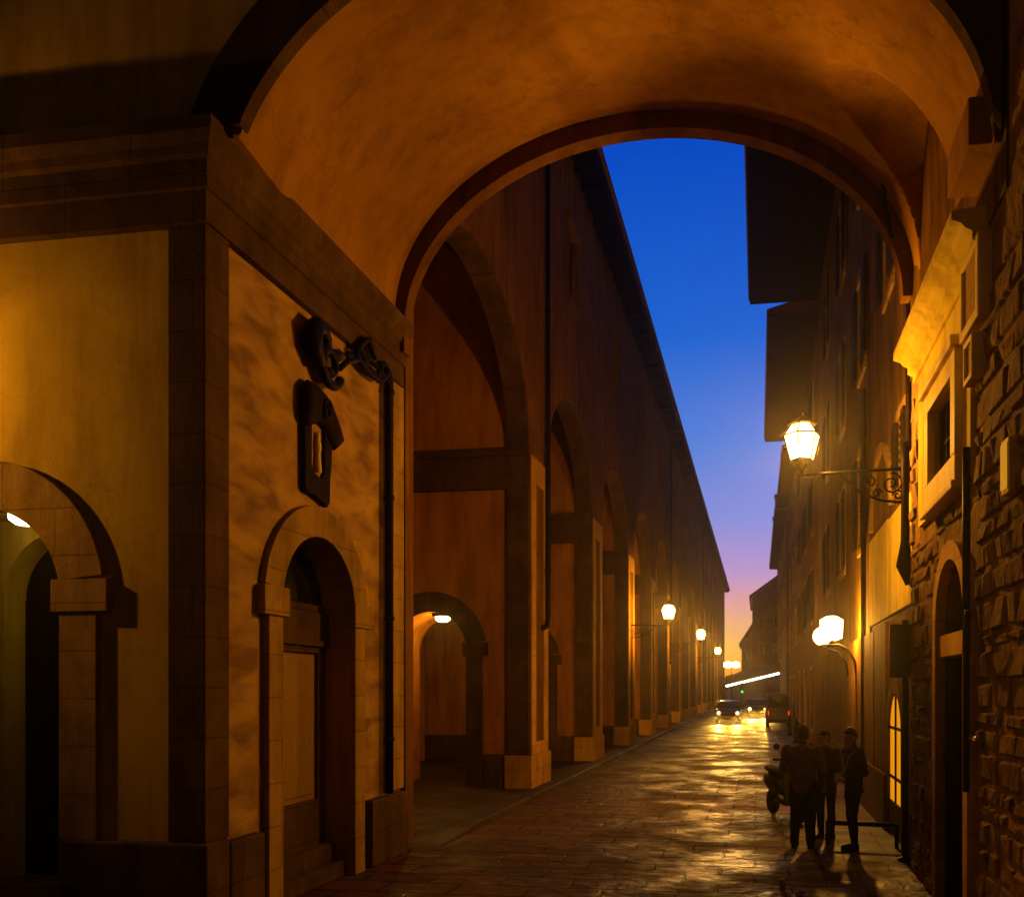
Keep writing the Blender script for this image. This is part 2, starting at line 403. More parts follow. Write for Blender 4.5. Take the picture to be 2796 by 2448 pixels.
# street side wall with the arched doorway
DC, DR, DO, DZ = 9.02, .82, 1.14, 3.2
out = [(YF+.37, 0), (DC-DR, 0)] + arc(DC, DZ, DR, DR, 180, 0) + [(DC+DR, 0), (YB+.28, 0), (YB+.28, 7.4), (YF+.37, 7.4)]
m = MB(); m.prism(out, [], FX, XL-.05, XL-1.0); m.build('side_wall', M['sidewall'], A)
m = MB()
cut = [(7.36, .87), (DC-DO-.01, .87), (DC-DO-.01, DZ)] + arc(DC, DZ, DO+.01, DO+.01, 180, 0) + [(DC+DO+.01, .87), (10.75, .87), (10.75, 6.47), (7.36, 6.47)]
m.prism(cut, [], FX, XL-.04, XL-.06); m.build('fresco', M['fresco'], A)
m = MB(); surround(m, DC, .0, DZ, DR-.02, DO, FX, XL+.03, XL-.08, -1); m.build('doorway_surround', M['serena_l'], A, bevel=.008)
# recessed door
DX = XL-.38
m = MB(); m.prism([(DC-DR-.05, 0), (DC+DR+.05, 0), (DC+DR+.05, 3.3), (DC-DR-.05, 3.3)], [[(8.5, .95), (9.68, .95), (9.68, 2.72), (8.5, 2.72)]], FX, DX, DX-.12)
m.box(DX+.002, DC-DR-.05, 2.80, DX+.05, DC+DR+.05, 3.2)
d = m.build('door', M['serena'], A, bevel=.006)
m = MB(); m.box(DX-.05, 8.5, .95, DX-.1, 9.68, 2.72); m.box(DX-.035, 8.53, 1.02, DX-.06, 9.63, 2.66)
m.build('leaf', M['palewood'], d, bevel=.006)
m = MB(); m.prism(arc(DC, 3.3, DR+.05, DR+.03, 0, 180), [], FX, DX-.03, DX-.08); m.build('fanlight', M['dark'], d)
m = MB(); m.box(XL-.378, DC-DR+.01, 0, XL-.1, DC+DR-.01, .18); m.build('step', M['serena'], A, bevel=.01)
m = MB(); m.box(XL-.378, DC-DR+.01, .182, XL-.24, DC+DR-.01, .4); m.build('step', M['serena'], A, bevel=.01)
# vault with a lunette cutting in on the right
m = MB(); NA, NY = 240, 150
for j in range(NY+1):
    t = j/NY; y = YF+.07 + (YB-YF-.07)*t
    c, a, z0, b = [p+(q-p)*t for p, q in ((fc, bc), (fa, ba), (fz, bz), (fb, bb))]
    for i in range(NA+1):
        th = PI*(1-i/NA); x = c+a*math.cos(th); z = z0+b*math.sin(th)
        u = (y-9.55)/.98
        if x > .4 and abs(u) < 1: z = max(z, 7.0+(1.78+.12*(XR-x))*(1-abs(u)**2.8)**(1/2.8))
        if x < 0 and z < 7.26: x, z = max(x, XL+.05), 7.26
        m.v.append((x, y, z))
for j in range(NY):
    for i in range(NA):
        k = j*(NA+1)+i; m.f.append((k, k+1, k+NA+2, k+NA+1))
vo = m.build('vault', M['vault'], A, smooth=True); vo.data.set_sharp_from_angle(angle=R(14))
# far arch wall
out = [(XL+.13, 6.9), (XL+.13, 7.2)] + arc(-1.5, 7.2, 3.29, 2.41, 180, 0, 60) + [(XR-.005, 7.2), (XR-.005, 15), (XL+.01, 15), (XL+.01, 6.9)]
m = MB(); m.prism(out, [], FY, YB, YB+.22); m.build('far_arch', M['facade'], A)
m = MB(); m.box(-16, YF+.51, 14.6, XR-.02, YB+.2, 15.1); m.build('roof', M['tile'], A)
# passage chamber behind the front wall
IC, IR, IZ = -8.2, .78, 3.38
m = MB(); m.prism([(-10, 0), (IC-IR, 0)] + arc(IC, IZ, IR, IR, 180, 0) + [(IC+IR, 0), (XL-1.02, 0), (XL-1.02, 4.3), (-10, 4.3)], [], FY, 9.0, 9.5); m.build('inner_wall', M['ochre'], A)
m = MB(); m.box(-10, YF+.14, 4.302, XL-1.02, 9.5, 4.5); m.build('passage_ceiling', M['ochre'], A)
m = MB(); m.box(-10.2, YF+.14, 0, -10.01, YB, 4.5); m.build('passage_side', M['ochre'], A)
out = [(-10, 0), (PC-PR, 0)] + arc(PC, PZ, PR, PR, 180, 0) + [(PC+PR, 0), (XL-1.02, 0), (XL-1.02, 7.4), (-10, 7.4)]
m = MB(); m.prism(out, [], FY, YB-.38, YB+.28); m.build('passage_wall', M['serena'], A)
m = MB(); m.box(IC-IR, 9.3, 0, IC+IR, 9.36, IZ); m.prism(arc(IC, IZ, IR-.01, IR-.01, 0, 180), [], FY, 9.3, 9.36); m.build('opening_blackout', M['wood'], A)  # dark sheet added so the inner opening stays black
# slim iron bar at the haunch of the vault
m = MB(); m.tube([(1.50, 10.86, 8.75), (1.56, 10.86, 8.2), (1.63, 10.88, 7.85)], .03, 8); m.build('tie_bar', M['iron'], A, smooth=True)
# downpipe on the street face
m = MB(); m.tube([(XL+.07, 10.70, .9), (XL+.07, 10.70, 6.35), (XL+.07, 10.6, 6.5)], .055, 10)
for z in (1.6, 3.2, 4.8, 6.2): m.lathe([(.07, 0), (.07, .05)], (XL+.07, 10.70, z), 10)
m.build('downpipe', M['pipe'], A, smooth=True)

# ------------------------------------------------------------------ scrolled bracket and wall shrine on the frescoed wall
def spiral(c, r0, r1, a0, turns, fn, n=26):
    return [fn(c[0]+(r0+(r1-r0)*i/n)*math.cos(a0+turns*2*PI*i/n), c[1]+(r0+(r1-r0)*i/n)*math.sin(a0+turns*2*PI*i/n)) for i in range(n+1)]
B = thing('iron_bracket', 'black scrolled iron bracket fixed under the cornice of the frescoed wall', 'bracket', (XL, 10.5, 6.3))
fn = lambda a, b: (XL+.09, a, b)
m = MB()
m.tube([fn(10.66, 6.46), fn(10.4, 6.26), fn(10.1, 6.24), fn(9.8, 6.32), fn(9.5, 6.18), fn(9.3, 6.02)], .036, 8)
m.tube(spiral((10.5, 6.42), .14, .05, R(-60), 1.2, fn), .034, 8)
m.tube(spiral((9.85, 6.36), .12, .04, R(200), -1.2, fn), .032, 8)
m.tube([fn(10.25, 6.5), fn(10.05, 6.66), fn(9.9, 6.58), fn(9.75, 6.42)], .042, 8)
for a, b, ra, rb in ((9.62, 6.28, .12, .06), (10.02, 6.44, .09, .14), (10.18, 6.3, .14, .06), (10.42, 6.34, .10, .07)): m.ball((XL+.07, a, b), 1, 12, 8, (.04, ra, rb))
m.build('scroll', M['iron'], B, smooth=True)
m = MB()
m.tube(spiral((9.08, 5.98), .25, .07, R(-20), -1.3, fn, 36), [.055]*18+[.045]*19, 8)
m.tube([fn(8.84, 5.88), fn(8.72, 6.02), fn(8.68, 6.18), fn(8.76, 6.29), fn(8.92, 6.31), fn(9.02, 6.24), fn(9.0, 6.12)], [.08, .11, .12, .1, .075, .055, .04], 8)
for a, b, ra, rb in ((8.82, 6.02, .12, .17), (9.02, 5.86, .14, .09), (9.22, 6.14, .13, .07), (9.05, 6.2, .07, .12)): m.ball((XL+.07, a, b), 1, 12, 8, (.05, ra, rb))
m.build('leaf_ornament', M['iron'], B, smooth=True)
for q in ((10.55, 6.34), (9.0, 6.1)):
    m = MB(); m.tube([(XL-.05, *q), fn(*q)], .035, 8); m.build('wall_fixing', M['iron'], B)

S = thing('wall_shrine', 'narrow dark wooden wall shrine with hooded top over the arched doorway', 'shrine', (XL, 9.05, 4.5)); S.scale = (.75, .8, 1)
m = MB()
m.prism([(8.54, 4.50), (8.53, 5.24), (8.71, 5.24), (8.71, 4.78), (8.76, 4.70), (8.99, 4.66), (9.06, 4.74), (9.07, 5.24), (9.28, 5.24), (9.27, 4.9), (9.23, 4.72), (9.22, 4.44), (9.14, 4.36), (9.05, 4.40), (8.75, 4.45), (8.62, 4.44)], [], FX, XL-.04, XL+.05)
m.build('frame', M['wood'], S, bevel=.015)
m = MB(); prof_h = [(8.50, 5.22, .06), (8.50, 5.5, .09), (8.58, 5.6, .1)]
rowsh = [(8.48, 5.2, 5.6), (8.6, 5.16, 5.68), (8.75, 5.22, 5.69), (8.9, 5.28, 5.67), (9.05, 5.24, 5.64), (9.2, 5.12, 5.58), (9.34, 5.06, 5.46), (9.46, 5.14, 5.32), (9.52, 5.2, 5.24)]
n = 12
for a, z0, z1 in rowsh:
    for k in range(n):
        q = 2*PI*k/n; cz, hz_ = (z0+z1)/2, (z1-z0)/2
        m.v.append((XL+.04+.13*max(-.5, math.cos(q))*(.6+.4*hz_/.27), a, cz+hz_*math.sin(q)))
for i_ in range(len(rowsh)-1):
    for k in range(n): m.f.append((i_*n+k, i_*n+(k+1) % n, (i_+1)*n+(k+1) % n, (i_+1)*n+k))
m.f.append(tuple(range(n))); m.f.append(tuple(range((len(rowsh)-1)*n, len(rowsh)*n)))
m.tube(spiral((8.95, 5.42), .13, .04, R(30), 1.2, lambda a, b: (XL+.17, a, b)), .022, 6)
m.build('hood', M['wood'], S, smooth=True)
m = MB(); m.box(XL-.03, 8.7, 4.64, XL-.005, 9.08, 5.26); m.build('niche_panel', M['fresco'], S)
m = MB(); m.lathe([(.06, 0), (.05, .08), (.035, .2), (.055, .27), (.045, .33), (.02, .35), (.035, .37), (.038, .41), (.02, .45)], (XL+.035, 8.89, 4.72), 12)
m.build('figure', M['marble'], S, smooth=True)

# ------------------------------------------------------------------ arcade building along the left
P0, PT, PP, NP = 18.02, 1.56, 7.05, 15
L_ = thing('arcade_building', 'long shadowed palace wing with tall arcade running down the left side', 'building', (XL, 11.3, 0))
YE = P0 + PP*(NP-1) + 9
out = [(YB+.30, 0), (YB+.62, 0)] ; o1 = YB+.62
piers = [(P0+PP*k, P0+PP*k+PT) for k in range(NP)]
prev = YB+.62
out = [(YB+.24, 6.9), (prev, 6.9)]
out = [(YB+.34, 0.1), (prev, 0.1)]
ARCS = []
for a, b in piers:
    c = (prev+a)/2; r = (a-prev)/2
    ARCS.append((prev, a)); out += arc(c, 7.5, r, r*.86, 180, 0, 24) + [(a, .1), (b, .1)]; prev = b
out += [(prev, .1), (YE, .1), (YE, 16.4), (YB+.34, 16.4)]
# drop duplicate points
o2 = [out[0]]
for p in out[1:]:
    if abs(p[0]-o2[-1][0])+abs(p[1]-o2[-1][1]) > 1e-4: o2.append(p)
wins = []
for k in range(NP):
    c = (14.8 if k == 0 else (piers[k-1][1]+piers[k][0])/2)
    wins.append((c-.55, c+.55))
holes = [[(a, 12.6), (b, 12.6), (b, 14.5), (a, 14.5)] for a, b in wins]
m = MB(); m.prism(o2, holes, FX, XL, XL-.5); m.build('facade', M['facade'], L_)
for i, (a, b) in enumerate(wins):
    f = MB(); f.box(XL-.06, a-.16, 12.42, XL+.07, b+.16, 12.597); f.box(XL-.03, a-.16, 12.602, XL+.05, a-.004, 14.5); f.box(XL-.03, b+.004, 12.602, XL+.05, b+.16, 14.5); f.box(XL-.03, a-.2, 14.503, XL+.1, b+.2, 14.72)
    w = f.build('window', M['facade'], L_, bevel=.01)
    f = MB(); f.box(XL-.2, a, 12.6, XL-.16, b, 14.5)
    for q in range(14): f.box(XL-.16, a+.03, 12.66+q*.13, XL-.14, (a+b)/2-.02, 12.74+q*.13); f.box(XL-.16, (a+b)/2+.02, 12.66+q*.13, XL-.14, b-.03, 12.74+q*.13)
    f.build('shutter', M['shutter'], w)
for a, b in ARCS:
    c, r = (a+b)/2, (b-a)/2
    m = MB(); m.prism([(a+.002, .11), (a+.002, 7.5)] + arc(c, 7.5, r-.004, r*.86-.004, 180, 0, 24)[1:-1] + [(b-.002, 7.5), (b-.002, .11), (b-.05, .11), (b-.05, 7.5)] + arc(c, 7.5, r-.05, r*.86-.05, 0, 180, 24)[1:-1] + [(a+.05, 7.5), (a+.05, .11)], [], FX, XL-.03, XL-.498)
    m.build('arch_lining', M['serena'], L_)
# transverse walls of the portico, one per pier
zc, rx, rz, zs = -7.5, 2.08, 4.72, 7.6
tw = None
for k, (a, b) in enumerate(piers):
    if k == 0:
        x0 = -10.2
        o = [(x0, .1), (PC-PR, .1)] + arc(PC, PZ, PR, PR, 180, 0) + [(PC+PR, .1), (XL-.505, .1), (XL-.505, 12.9), (x0, 12.9)]
        m = MB(); m.prism(o, [], FY, a+.07, b-.07); tw = m.build('transverse_wall', M['panel'], L_)
        m = MB(); m.prism(arc(zc, zs, rx+.47, rz+.42, 180, 0, 40) + arc(zc, zs, rx, rz, 0, 180, 40), [], FY, a-.006, a+.068); rib = m.build('wall_rib', M['serena'], tw)
        m = MB(); m.box(x0, a-.06, 6.65, XL-.03, a+.066, 7.54); m.box(x0, a-.12, 7.36, XL+.02, a-.062, 7.54); band = m.build('cornice_band', M['serena'], tw, bevel=.01)
        m = MB(); surround(m, PC, .1, PZ, PR-.01, PO, FY, a+.02, a+.066, 1); srd = m.build('arch_surround', M['serena'], tw)
        m = MB(); m.box(x0, a+.0, .1, PC-PO-.02, a+.066, .85); m.build('plinth', M['serena'], tw); m = MB(); m.box(PC+PO-.02, a-.008, .1, XL-.51, a+.066, .85); m.build('plinth', M['serena'], tw)
        m = MB(); m.box(XL-.56, a-.09, .1, XL+.06, b+.09, .82); ped = m.build('pier_base', M['pierstone'], L_, bevel=.015)
        m = MB(); m.prism([(a+.04, .83), (b-.04, .83), (b-.04, 7.4), (a+.04, 7.4)], [[(a+.42, 1.1), (b-.42, 1.1), (b-.42, 6.85), (a+.42, 6.85)]], FX, XL-.01, XL+.025); pf = m.build('pier_panel', M['pierstone'], L_)
        protos = (tw, ped, pf)
    else:
        for o in protos:
            c = copy_tree(o, L_); c.location.y += PP*k
m = MB(); m.box(-10.2, YB+.7, 12.9, XL-.51, YE, 13.1); m.build('portico_ceiling', M['panel'], L_)
m = MB(); m.box(-10.5, YB+.3, 0, -10.21, YE, 13.1); m.build('portico_back_wall', M['panel'], L_)
m = MB(); m.box(XL-.5, YB+.3, 16.42, -4.22, YE+.3, 16.62)
k = YB+.6
while k < YE: m.box(XL-.3, k, 16.24, -4.32, k+.14, 16.418); k += .9
m.build('eave', M['eave'], L_)
m = MB(); m.add([(-4.15, YB+.3, 16.625), (-4.15, YE+.4, 16.625), (-12, YE+.4, 19.6), (-12, YB+.3, 19.6), (-4.15, YB+.3, 16.8), (-4.15, YE+.4, 16.8), (-12, YE+.4, 19.8), (-12, YB+.3, 19.8)],
                [(0,1,2,3), (4,5,6,7), (0,1,5,4), (1,2,6,5), (2,3,7,6), (3,0,4,7)])
m.build('roof', M['tile'], L_)
m = MB(); m.box(-12, YE-.4, 0, XL-.51, YE, 16.4); m.build('end_wall', M['facade'], L_)
for y in (19.25, P0+PP*4+1.2, P0+PP*8+1.2):
    m = MB(); m.tube([(XL+.09, y, 16.3), (XL+.09, y, 3.9), (XL+.09, y-.12, 3.72), (XL+.02, y-.3, 3.66)], .06, 8)
    for z in (5, 8, 11, 14): m.lathe([(.075, 0), (.075, .06)], (XL+.09, y, z), 8)
    m.build('downpipe', M['pipe'], L_, smooth=True)

# ------------------------------------------------------------------ stone house on the right, beside the camera
G = thing('stone_house', 'rough block stone house wall at the right edge with arched door', 'building', (XR, 9, 0))
HY0, HY1 = -7.0, 11.26
dy0, dy1, dz = 8.12, 9.34, 2.98
dc, dr = (dy0+dy1)/2, (dy1-dy0)/2
out = [(HY0, 0), (dy0, 0)] + arc(dc, dz, dr, dr*.95, 180, 0, 20) + [(dy1, 0), (HY1, 0), (HY1, 15), (HY0, 15)]
wy0, wy1, wz0, wz1 = 8.5, 9.6, 4.5, 5.28
m = MB(); m.prism(out, [[(wy0, wz0), (wy1, wz0), (wy1, wz1), (wy0, wz1)]], FX, XR+.033, XR+.75)
z = .0; rowi = 0
rnd = random.Random(3)
while z < 14.6:
    h = rnd.uniform(.13, .30) ; y = HY0 + rnd.uniform(-.3, 0)
    while y < HY1:
        w = rnd.uniform(.16, .58); a, b = max(y+.008, HY0), min(y+w-.008, HY1-.01)
        y += w
        if b-a < .08: continue
        zz0, zz1 = z+.008, z+h-.008
        # keep clear of the door, the window panel and the vaulted part above the cornice
        if a < dy1+.2 and b > dy0-.2 and zz0 < 3.85: 
            if a < dy0-.2 and dy0-.2-a > .1: b = dy0-.2
            elif b > dy1+.2 and b-(dy1+.2) > .1: a = dy1+.2
            elif zz0 < 3.75: continue
        if a < 10.6 and b > 8.0 and zz1 > 4.2 and zz0 < 6.2: 
            if a < 7.95: b = min(b, 8.0)
            else: continue
        if b > 6.9 and zz1 > 6.18: continue
        pr = rnd.choice((-.012, -.006, .0, .006, .010, .015))
        q = [rnd.uniform(-.022, .022) for _ in range(8)]
        x = XR+.01-pr
        v = [(XR+.06, a, zz0), (XR+.06, b, zz0), (XR+.06, b, zz1), (XR+.06, a, zz1)]
        e = .03
        v += [(x+q[0], a+e+q[4], zz0+e), (x+q[1], b-e+q[5], zz0+e+q[1]), (x+q[2], b-e+q[6], zz1-e+q[2]), (x+q[3], a+e+q[7], zz1-e)]
        m.add(v, [(0,1,2,3), (4,5,6,7), (0,1,5,4), (1,2,6,5), (2,3,7,6), (3,0,4,7)])
    z += h
m.build('wall', M['rustic'], G, bevel=.03)
prof = [(-.06, 5.98), (.05, 5.98), (.05, 6.06), (.11, 6.09), (.11, 6.17), (.17, 6.2), (.2, 6.24), (.28, 6.27), (.28, 6.35), (-.06, 6.38)]
m = MB(); m.sweep([(XR, 10.7), (XR, 7.55)], [(o, z) for o, z in prof]); m.build('cornice', M['plast_lit'], G)
m = MB(); m.box(XR-.24, YF+.135, 6.64, XR+.06, 7.9, 7.02); m.build('impost', M['vault'], G, bevel=.012)
m = MB(); m.box(XR+.012, 7.0, 6.2, XR+.06, HY1-.02, 9.4); m.build('upper_plaster', M['plast_b'], G)
# plaster field and window under the cornice
m = MB(); m.prism([(8.0, 4.2), (10.5, 4.2), (10.5, 5.99), (8.0, 5.99)], [[(wy0, wz0), (wy1, wz0), (wy1, wz1), (wy0, wz1)]], FX, XR-.02, XR+.06); m.build('plaster_panel', M['plast_lit'], G)
w = MB()
for a0, b0, a1, b1 in ((wy0-.2, wz0-.26, wy1+.2, wz0-.002), (wy0-.2, wz1+.002, wy1+.2, wz1+.2), (wy0-.2, wz0, wy0-.003, wz1), (wy1+.003, wz0, wy1+.2, wz1)): w.box(XR-.09, a0, b0, XR+.04, a1, b1)
w.box(XR-.14, wy0-.26, wz1+.203, XR+.04, wy1+.26, wz1+.3)
w.box(XR-.13, wy0-.24, wz0-.34, XR+.04, wy1+.24, wz0-.264)
wo = w.build('window', M['marble'], G, bevel=.01)
w = MB(); w.box(XR+.14, wy0, wz0, XR+.17, wy1, wz1); w.build('pane', M['dark'], wo)
w = MB()
for i in range(1, 4): y = wy0+(wy1-wy0)*i/4; w.tube([(XR+.06, y, wz0), (XR+.06, y, wz1)], .012, 6)
w.tube([(XR+.06, wy0, (wz0+wz1)/2), (XR+.06, wy1, (wz0+wz1)/2)], .012, 6); w.build('grille', M['iron'], wo)
# door
D = MB()
D.prism([(dy0-.16, 0), (dy0, 0), (dy0, dz)] + arc(dc, dz, dr, dr*.95, 180, 0, 20) + [(dy1, 0), (dy1+.16, 0), (dy1+.16, dz)] + arc(dc, dz, dr+.16, dr*.95+.18, 0, 180, 20), [], FX, XR-.06, XR+.2)
D.box(XR-.02, dy0+.005, 2.62, XR+.2, dy1-.005, 2.84)
dd = D.build('door', M['pierstone'], G, bevel=.012)
D = MB(); D.box(XR+.24, dy0, 0, XR+.3, dy1, 2.62)
for a, b in ((.15, .9), (1.0, 1.7), (1.8, 2.5)):
    D.box(XR+.215, dy0+.08, a, XR+.245, dc-.05, b); D.box(XR+.215, dc+.05, a, XR+.245, dy1-.08, b)
D.build('leaf', M['wood'], dd, bevel=.008)
D = MB(); D.prism([(dy0, 2.84), (dy1, 2.84), (dy1, dz)] + arc(dc, dz, dr, dr*.95, 0, 180, 20)[1:], [], FX, XR+.22, XR+.25); D.build('fanlight', M['dark'], dd)
D = MB(); D.lathe([(.02, 0), (.035, -.03), (.03, -.07), (.0, -.08)], (XR+.215, dc+.1, 1.15), 10, axis='x'); D.build('handle', M['chrome'], dd, smooth=True)
# hooked pipe by the door
m = MB(); m.tube([(XR-.12, 7.72, 1.4), (XR-.12, 7.72, 2.75), (XR-.14, 7.66, 2.7), (XR-.16, 7.56, 2.74), (XR-.16, 7.48, 2.95)], .028, 8); m.tube([(XR-.1, 7.80, 2.6), (XR-.1, 7.80, 4.4)], .035, 8); m.build('pipe', M['pipe'], G, smooth=True)

def plaque(name, label, y0, y1, z0, z1, x, inner):
    t = thing(name, label, 'plaque', (x, (y0+y1)/2, z0))
    m = MB(); e = .09 if y1-y0 > .5 else .05
    m.prism([(y0, z0), (y1, z0), (y1, z1), (y0, z1)], [[(y0+e, z0+e), (y1-e, z0+e), (y1-e, z1-e), (y0+e, z1-e)]], FX, x-.03, x+.1)
    m.build('frame', M['marble'], t, bevel=.012)
    m = MB(); q_ = .045 if name == 'slit_lamp' else .005
    m.box(x-q_, y0+e-.01, z0+e-.01, x+.09, y1-e+.01, z1-e+.01); m.build('tablet', inner, t)
plaque('stone_plaque', 'larger pale framed stone plaque high on the rough wall beside the cornice', 7.46, 8.12, 5.42, 6.12, XR-.06, M['serena_l'])
plaque('stone_plaque', 'smaller pale framed stone plaque just under the larger plaque', 7.66, 7.98, 4.98, 5.36, XR-.06, M['serena_l'])
plaque('slit_lamp', 'slim upright amber wall light in a pale frame at the far right edge', 6.68, 6.88, 3.76, 4.18, XR-.03, M['litwin3'])
for y, lb in ((7.50, 'small round metal bell push right of the stone door, nearer the photo edge'), (7.72, 'small round metal bell push right of the stone door, nearer the door')):
    m = MB(); m.lathe([(.035, 0), (.035, -.05), (.02, -.065), (0, -.067)], (XR-.05, y, 1.86), 10, axis='x')
    tag(m.build('bell_push', M['chrome'], smooth=True), lb, 'bell push')

# ------------------------------------------------------------------ houses along the right side
def house(label, xf, y0, y1, zt, xe, wm, wins, gm=None, roofdrop=0, depth=9, floors=(4.6, 8.0, 11.6), rafters=True):
    t = thing('town_house', label, 'building', (xf, y0, 0))
    hs = []
    for (c, w, z, h) in wins: hs.append([(c-w/2, z), (c+w/2, z), (c+w/2, z+h), (c-w/2, z+h)])
    m = MB(); m.prism([(y0, 0), (y1, 0), (y1, zt), (y0, zt)], hs, FX, xf, xf+.5)
    m.box(xf+.502, y0, 0, xf+depth, y0+.4, zt); m.box(xf+.502, y1-.4, 0, xf+depth, y1, zt); 
    m.build('wall', wm, t)
    for i, (c, w, z, h) in enumerate(wins):
        f = MB(); e = .13
        f.box(xf-.05, c-w/2-e, z-.14, xf+.1, c+w/2+e, z-.003); f.box(xf-.03, c-w/2-e, z, xf+.1, c-w/2-.003, z+h); f.box(xf-.03, c+w/2+.003, z, xf+.1, c+w/2+e, z+h); f.box(xf-.06, c-w/2-e-.04, z+h+.003, xf+.1, c+w/2+e+.04, z+h+.17)
        wo = f.build('window', M['serena_l'], t)
        f = MB(); f.box(xf+.25, c-w/2, z, xf+.29, c+w/2, z+h); f.build('pane', M['litwin2' if z < 1 and (i % 3 or y0 > 45) else 'dark'], wo)
        if y0 < 40 and z > 1:
            for sg in (-1, 1):
                f = MB(); a = c+sg*(w/2+.02); b = c+sg*(w+.02); a, b = sorted((a, b))
                f.box(xf-.105, a, z+.02, xf-.062, b, z+h-.02)
                for q in range(int(h/.12)-1): f.box(xf-.125, a+.04, z+.1+q*.12, xf-.106, b-.04, z+.16+q*.12)
                f.build('shutter', M['shutter'], wo)
    m = MB(); m.box(xe, y0+.01, zt+.002, xf+depth, y1-.01, zt+.14)
    if rafters and y0 > 1e3:
        k = y0+.3
        while k < y1-.2: m.box(xe+.1, k, zt-.2, xf-.002, k+.14, zt); k += .8
    m.build('eave', M['eave'], t)
    m = MB(); m.add([(xe-.06, y0, zt+.143), (xe-.06, y1, zt+.143), (xf+depth, y1, zt+3), (xf+depth, y0, zt+3), (xe-.06, y0, zt+.3), (xe-.06, y1, zt+.3), (xf+depth, y1, zt+3.2), (xf+depth, y0, zt+3.2)],
                    [(0,1,2,3), (4,5,6,7), (0,1,5,4), (1,2,6,5), (2,3,7,6), (3,0,4,7)]); m.build('roof', M['tile'], t)
    for z in ():
        if z < zt-1:
            m = MB(); m.box(xf-.07, y0+.005, z, xf-.002, y1-.005, z+.18); m.build('string_course', M['serena_l'], t)
    return t
w1 = [(12.95, .5, 5.3, 1.0)] + [(c, 1.0, z, 1.9) for c in (18.0, 22.0, 26.5) for z in (5.2, 8.8, 12.6)] + [(14.4, .9, 8.8, 1.8), (14.4, .9, 12.6, 1.8)]
T1 = house('yellow plastered house with deep black eaves just beyond the archway', 2.12, 11.32, 31.2, 16.2, -.30, M['plast_dim'], w1, floors=(8.2, 12.0))
m = MB(); m.box(2.02, 15.6, .9, 2.118, 31, 3.3)
m.build('shopfront_panel', M['plast_b'], T1)
for k, (a, b, h) in enumerate(((11.4, 12.5, .9), (14.2, 17, .91), (17.02, 31.1, .89))):
    m = MB(); m.box(2.0, a, 0, 2.117, b, h); m.build('plinth', M['serena'], T1, bevel=.01)
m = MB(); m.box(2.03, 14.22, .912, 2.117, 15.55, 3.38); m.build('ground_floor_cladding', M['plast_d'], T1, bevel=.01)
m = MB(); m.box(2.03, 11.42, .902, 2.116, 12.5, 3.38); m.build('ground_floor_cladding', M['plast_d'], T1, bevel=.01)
# lit doorway
m = MB(); m.prism([(12.74, .15), (13.96, .15), (13.96, 1.66)] + arc(13.35, 1.66, .61, .55, 0, 180, 14), [], FX, 2.07, 2.11)
dw = MB(); dw.prism([(12.52, .05), (12.73, .05), (12.73, 1.66)] + arc(13.35, 1.66, .62, .56, 180, 0, 14) + [(13.97, .05), (14.18, .05), (14.18, 1.66)] + arc(13.35, 1.66, .83, .78, 0, 180, 14), [], FX, 2.03, 2.118)
sd = dw.build('doorway', M['plast_d'], T1); m.build('lit_pane', M['litwin'], sd)
m = MB(); m.box(2.045, 13.325, .15, 2.069, 13.375, 2.2)
for z in (.9, 1.66): m.box(2.05, 12.74, z, 2.0685, 13.96, z+.045)
m.box(2.04, 12.74, .15, 2.069, 13.96, .55); m.build('door_bars', M['wood'], sd)
# blind arch at first floor, relief panels in the lamp-brightened plaster
m = MB(); m.prism(arc(15.2, 5.2, 1.25, 1.3, 0, 180, 24) + arc(15.2, 5.2, 1.1, 1.15, 180, 0, 24), [], FX, 2.05, 2.118); m.build('blind_arch', M['serena_l'], T1)
m = MB(); m.box(2.06, 12.1, 3.45, 2.118, 14.2, 5.0); m.box(2.07, 14.3, 3.45, 2.118, 16.6, 5.05); m.build('relief_panel', M['plast_lit'], T1, bevel=.02)
m = MB(); m.tube([(2.02, 17.05, .9), (2.02, 17.05, 8.1)], .05, 8); m.tube([(2.02, 12.0, 5.1), (2.02, 12.0, 9.5)], .04, 8); m.build('downpipe', M['pipe'], T1, smooth=True)
w2 = [(c, 1.0, z, 1.9) for c in (34, 38.5, 43.5) for z in (4.9, 8.4, 12.0)] + [(c, 1.3, .7, 2.3) for c in (34, 39, 43.5)]
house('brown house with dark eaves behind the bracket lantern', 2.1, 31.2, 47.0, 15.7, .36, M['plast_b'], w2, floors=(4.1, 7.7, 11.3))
w3 = [(c, 1.0, z, 1.8) for c in (50, 54.5, 59) for z in (4.9, 8.4, 12.0)] + [(c, 1.3, .7, 2.2) for c in (50, 54.5, 59)]
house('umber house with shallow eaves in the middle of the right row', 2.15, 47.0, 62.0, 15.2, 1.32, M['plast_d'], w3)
w4 = [(c, 1.1, z, 1.8) for c in (65, 70, 75, 80, 86) for z in (4.9, 8.4, 12.0)]
T4 = house('darker brown house with roof chimneys far along the right row', 2.0, 62.0, 92.0, 14.9, 1.2, M['plast_b'], w4)
for y in (64.5, 73.0):
    m = MB(); m.box(1.25, y, 15.1, 1.9, y+.9, 16.6); m.box(1.18, y-.07, 16.6, 1.97, y+.97, 16.75); m.build('chimney', M['plast_d'], T4)
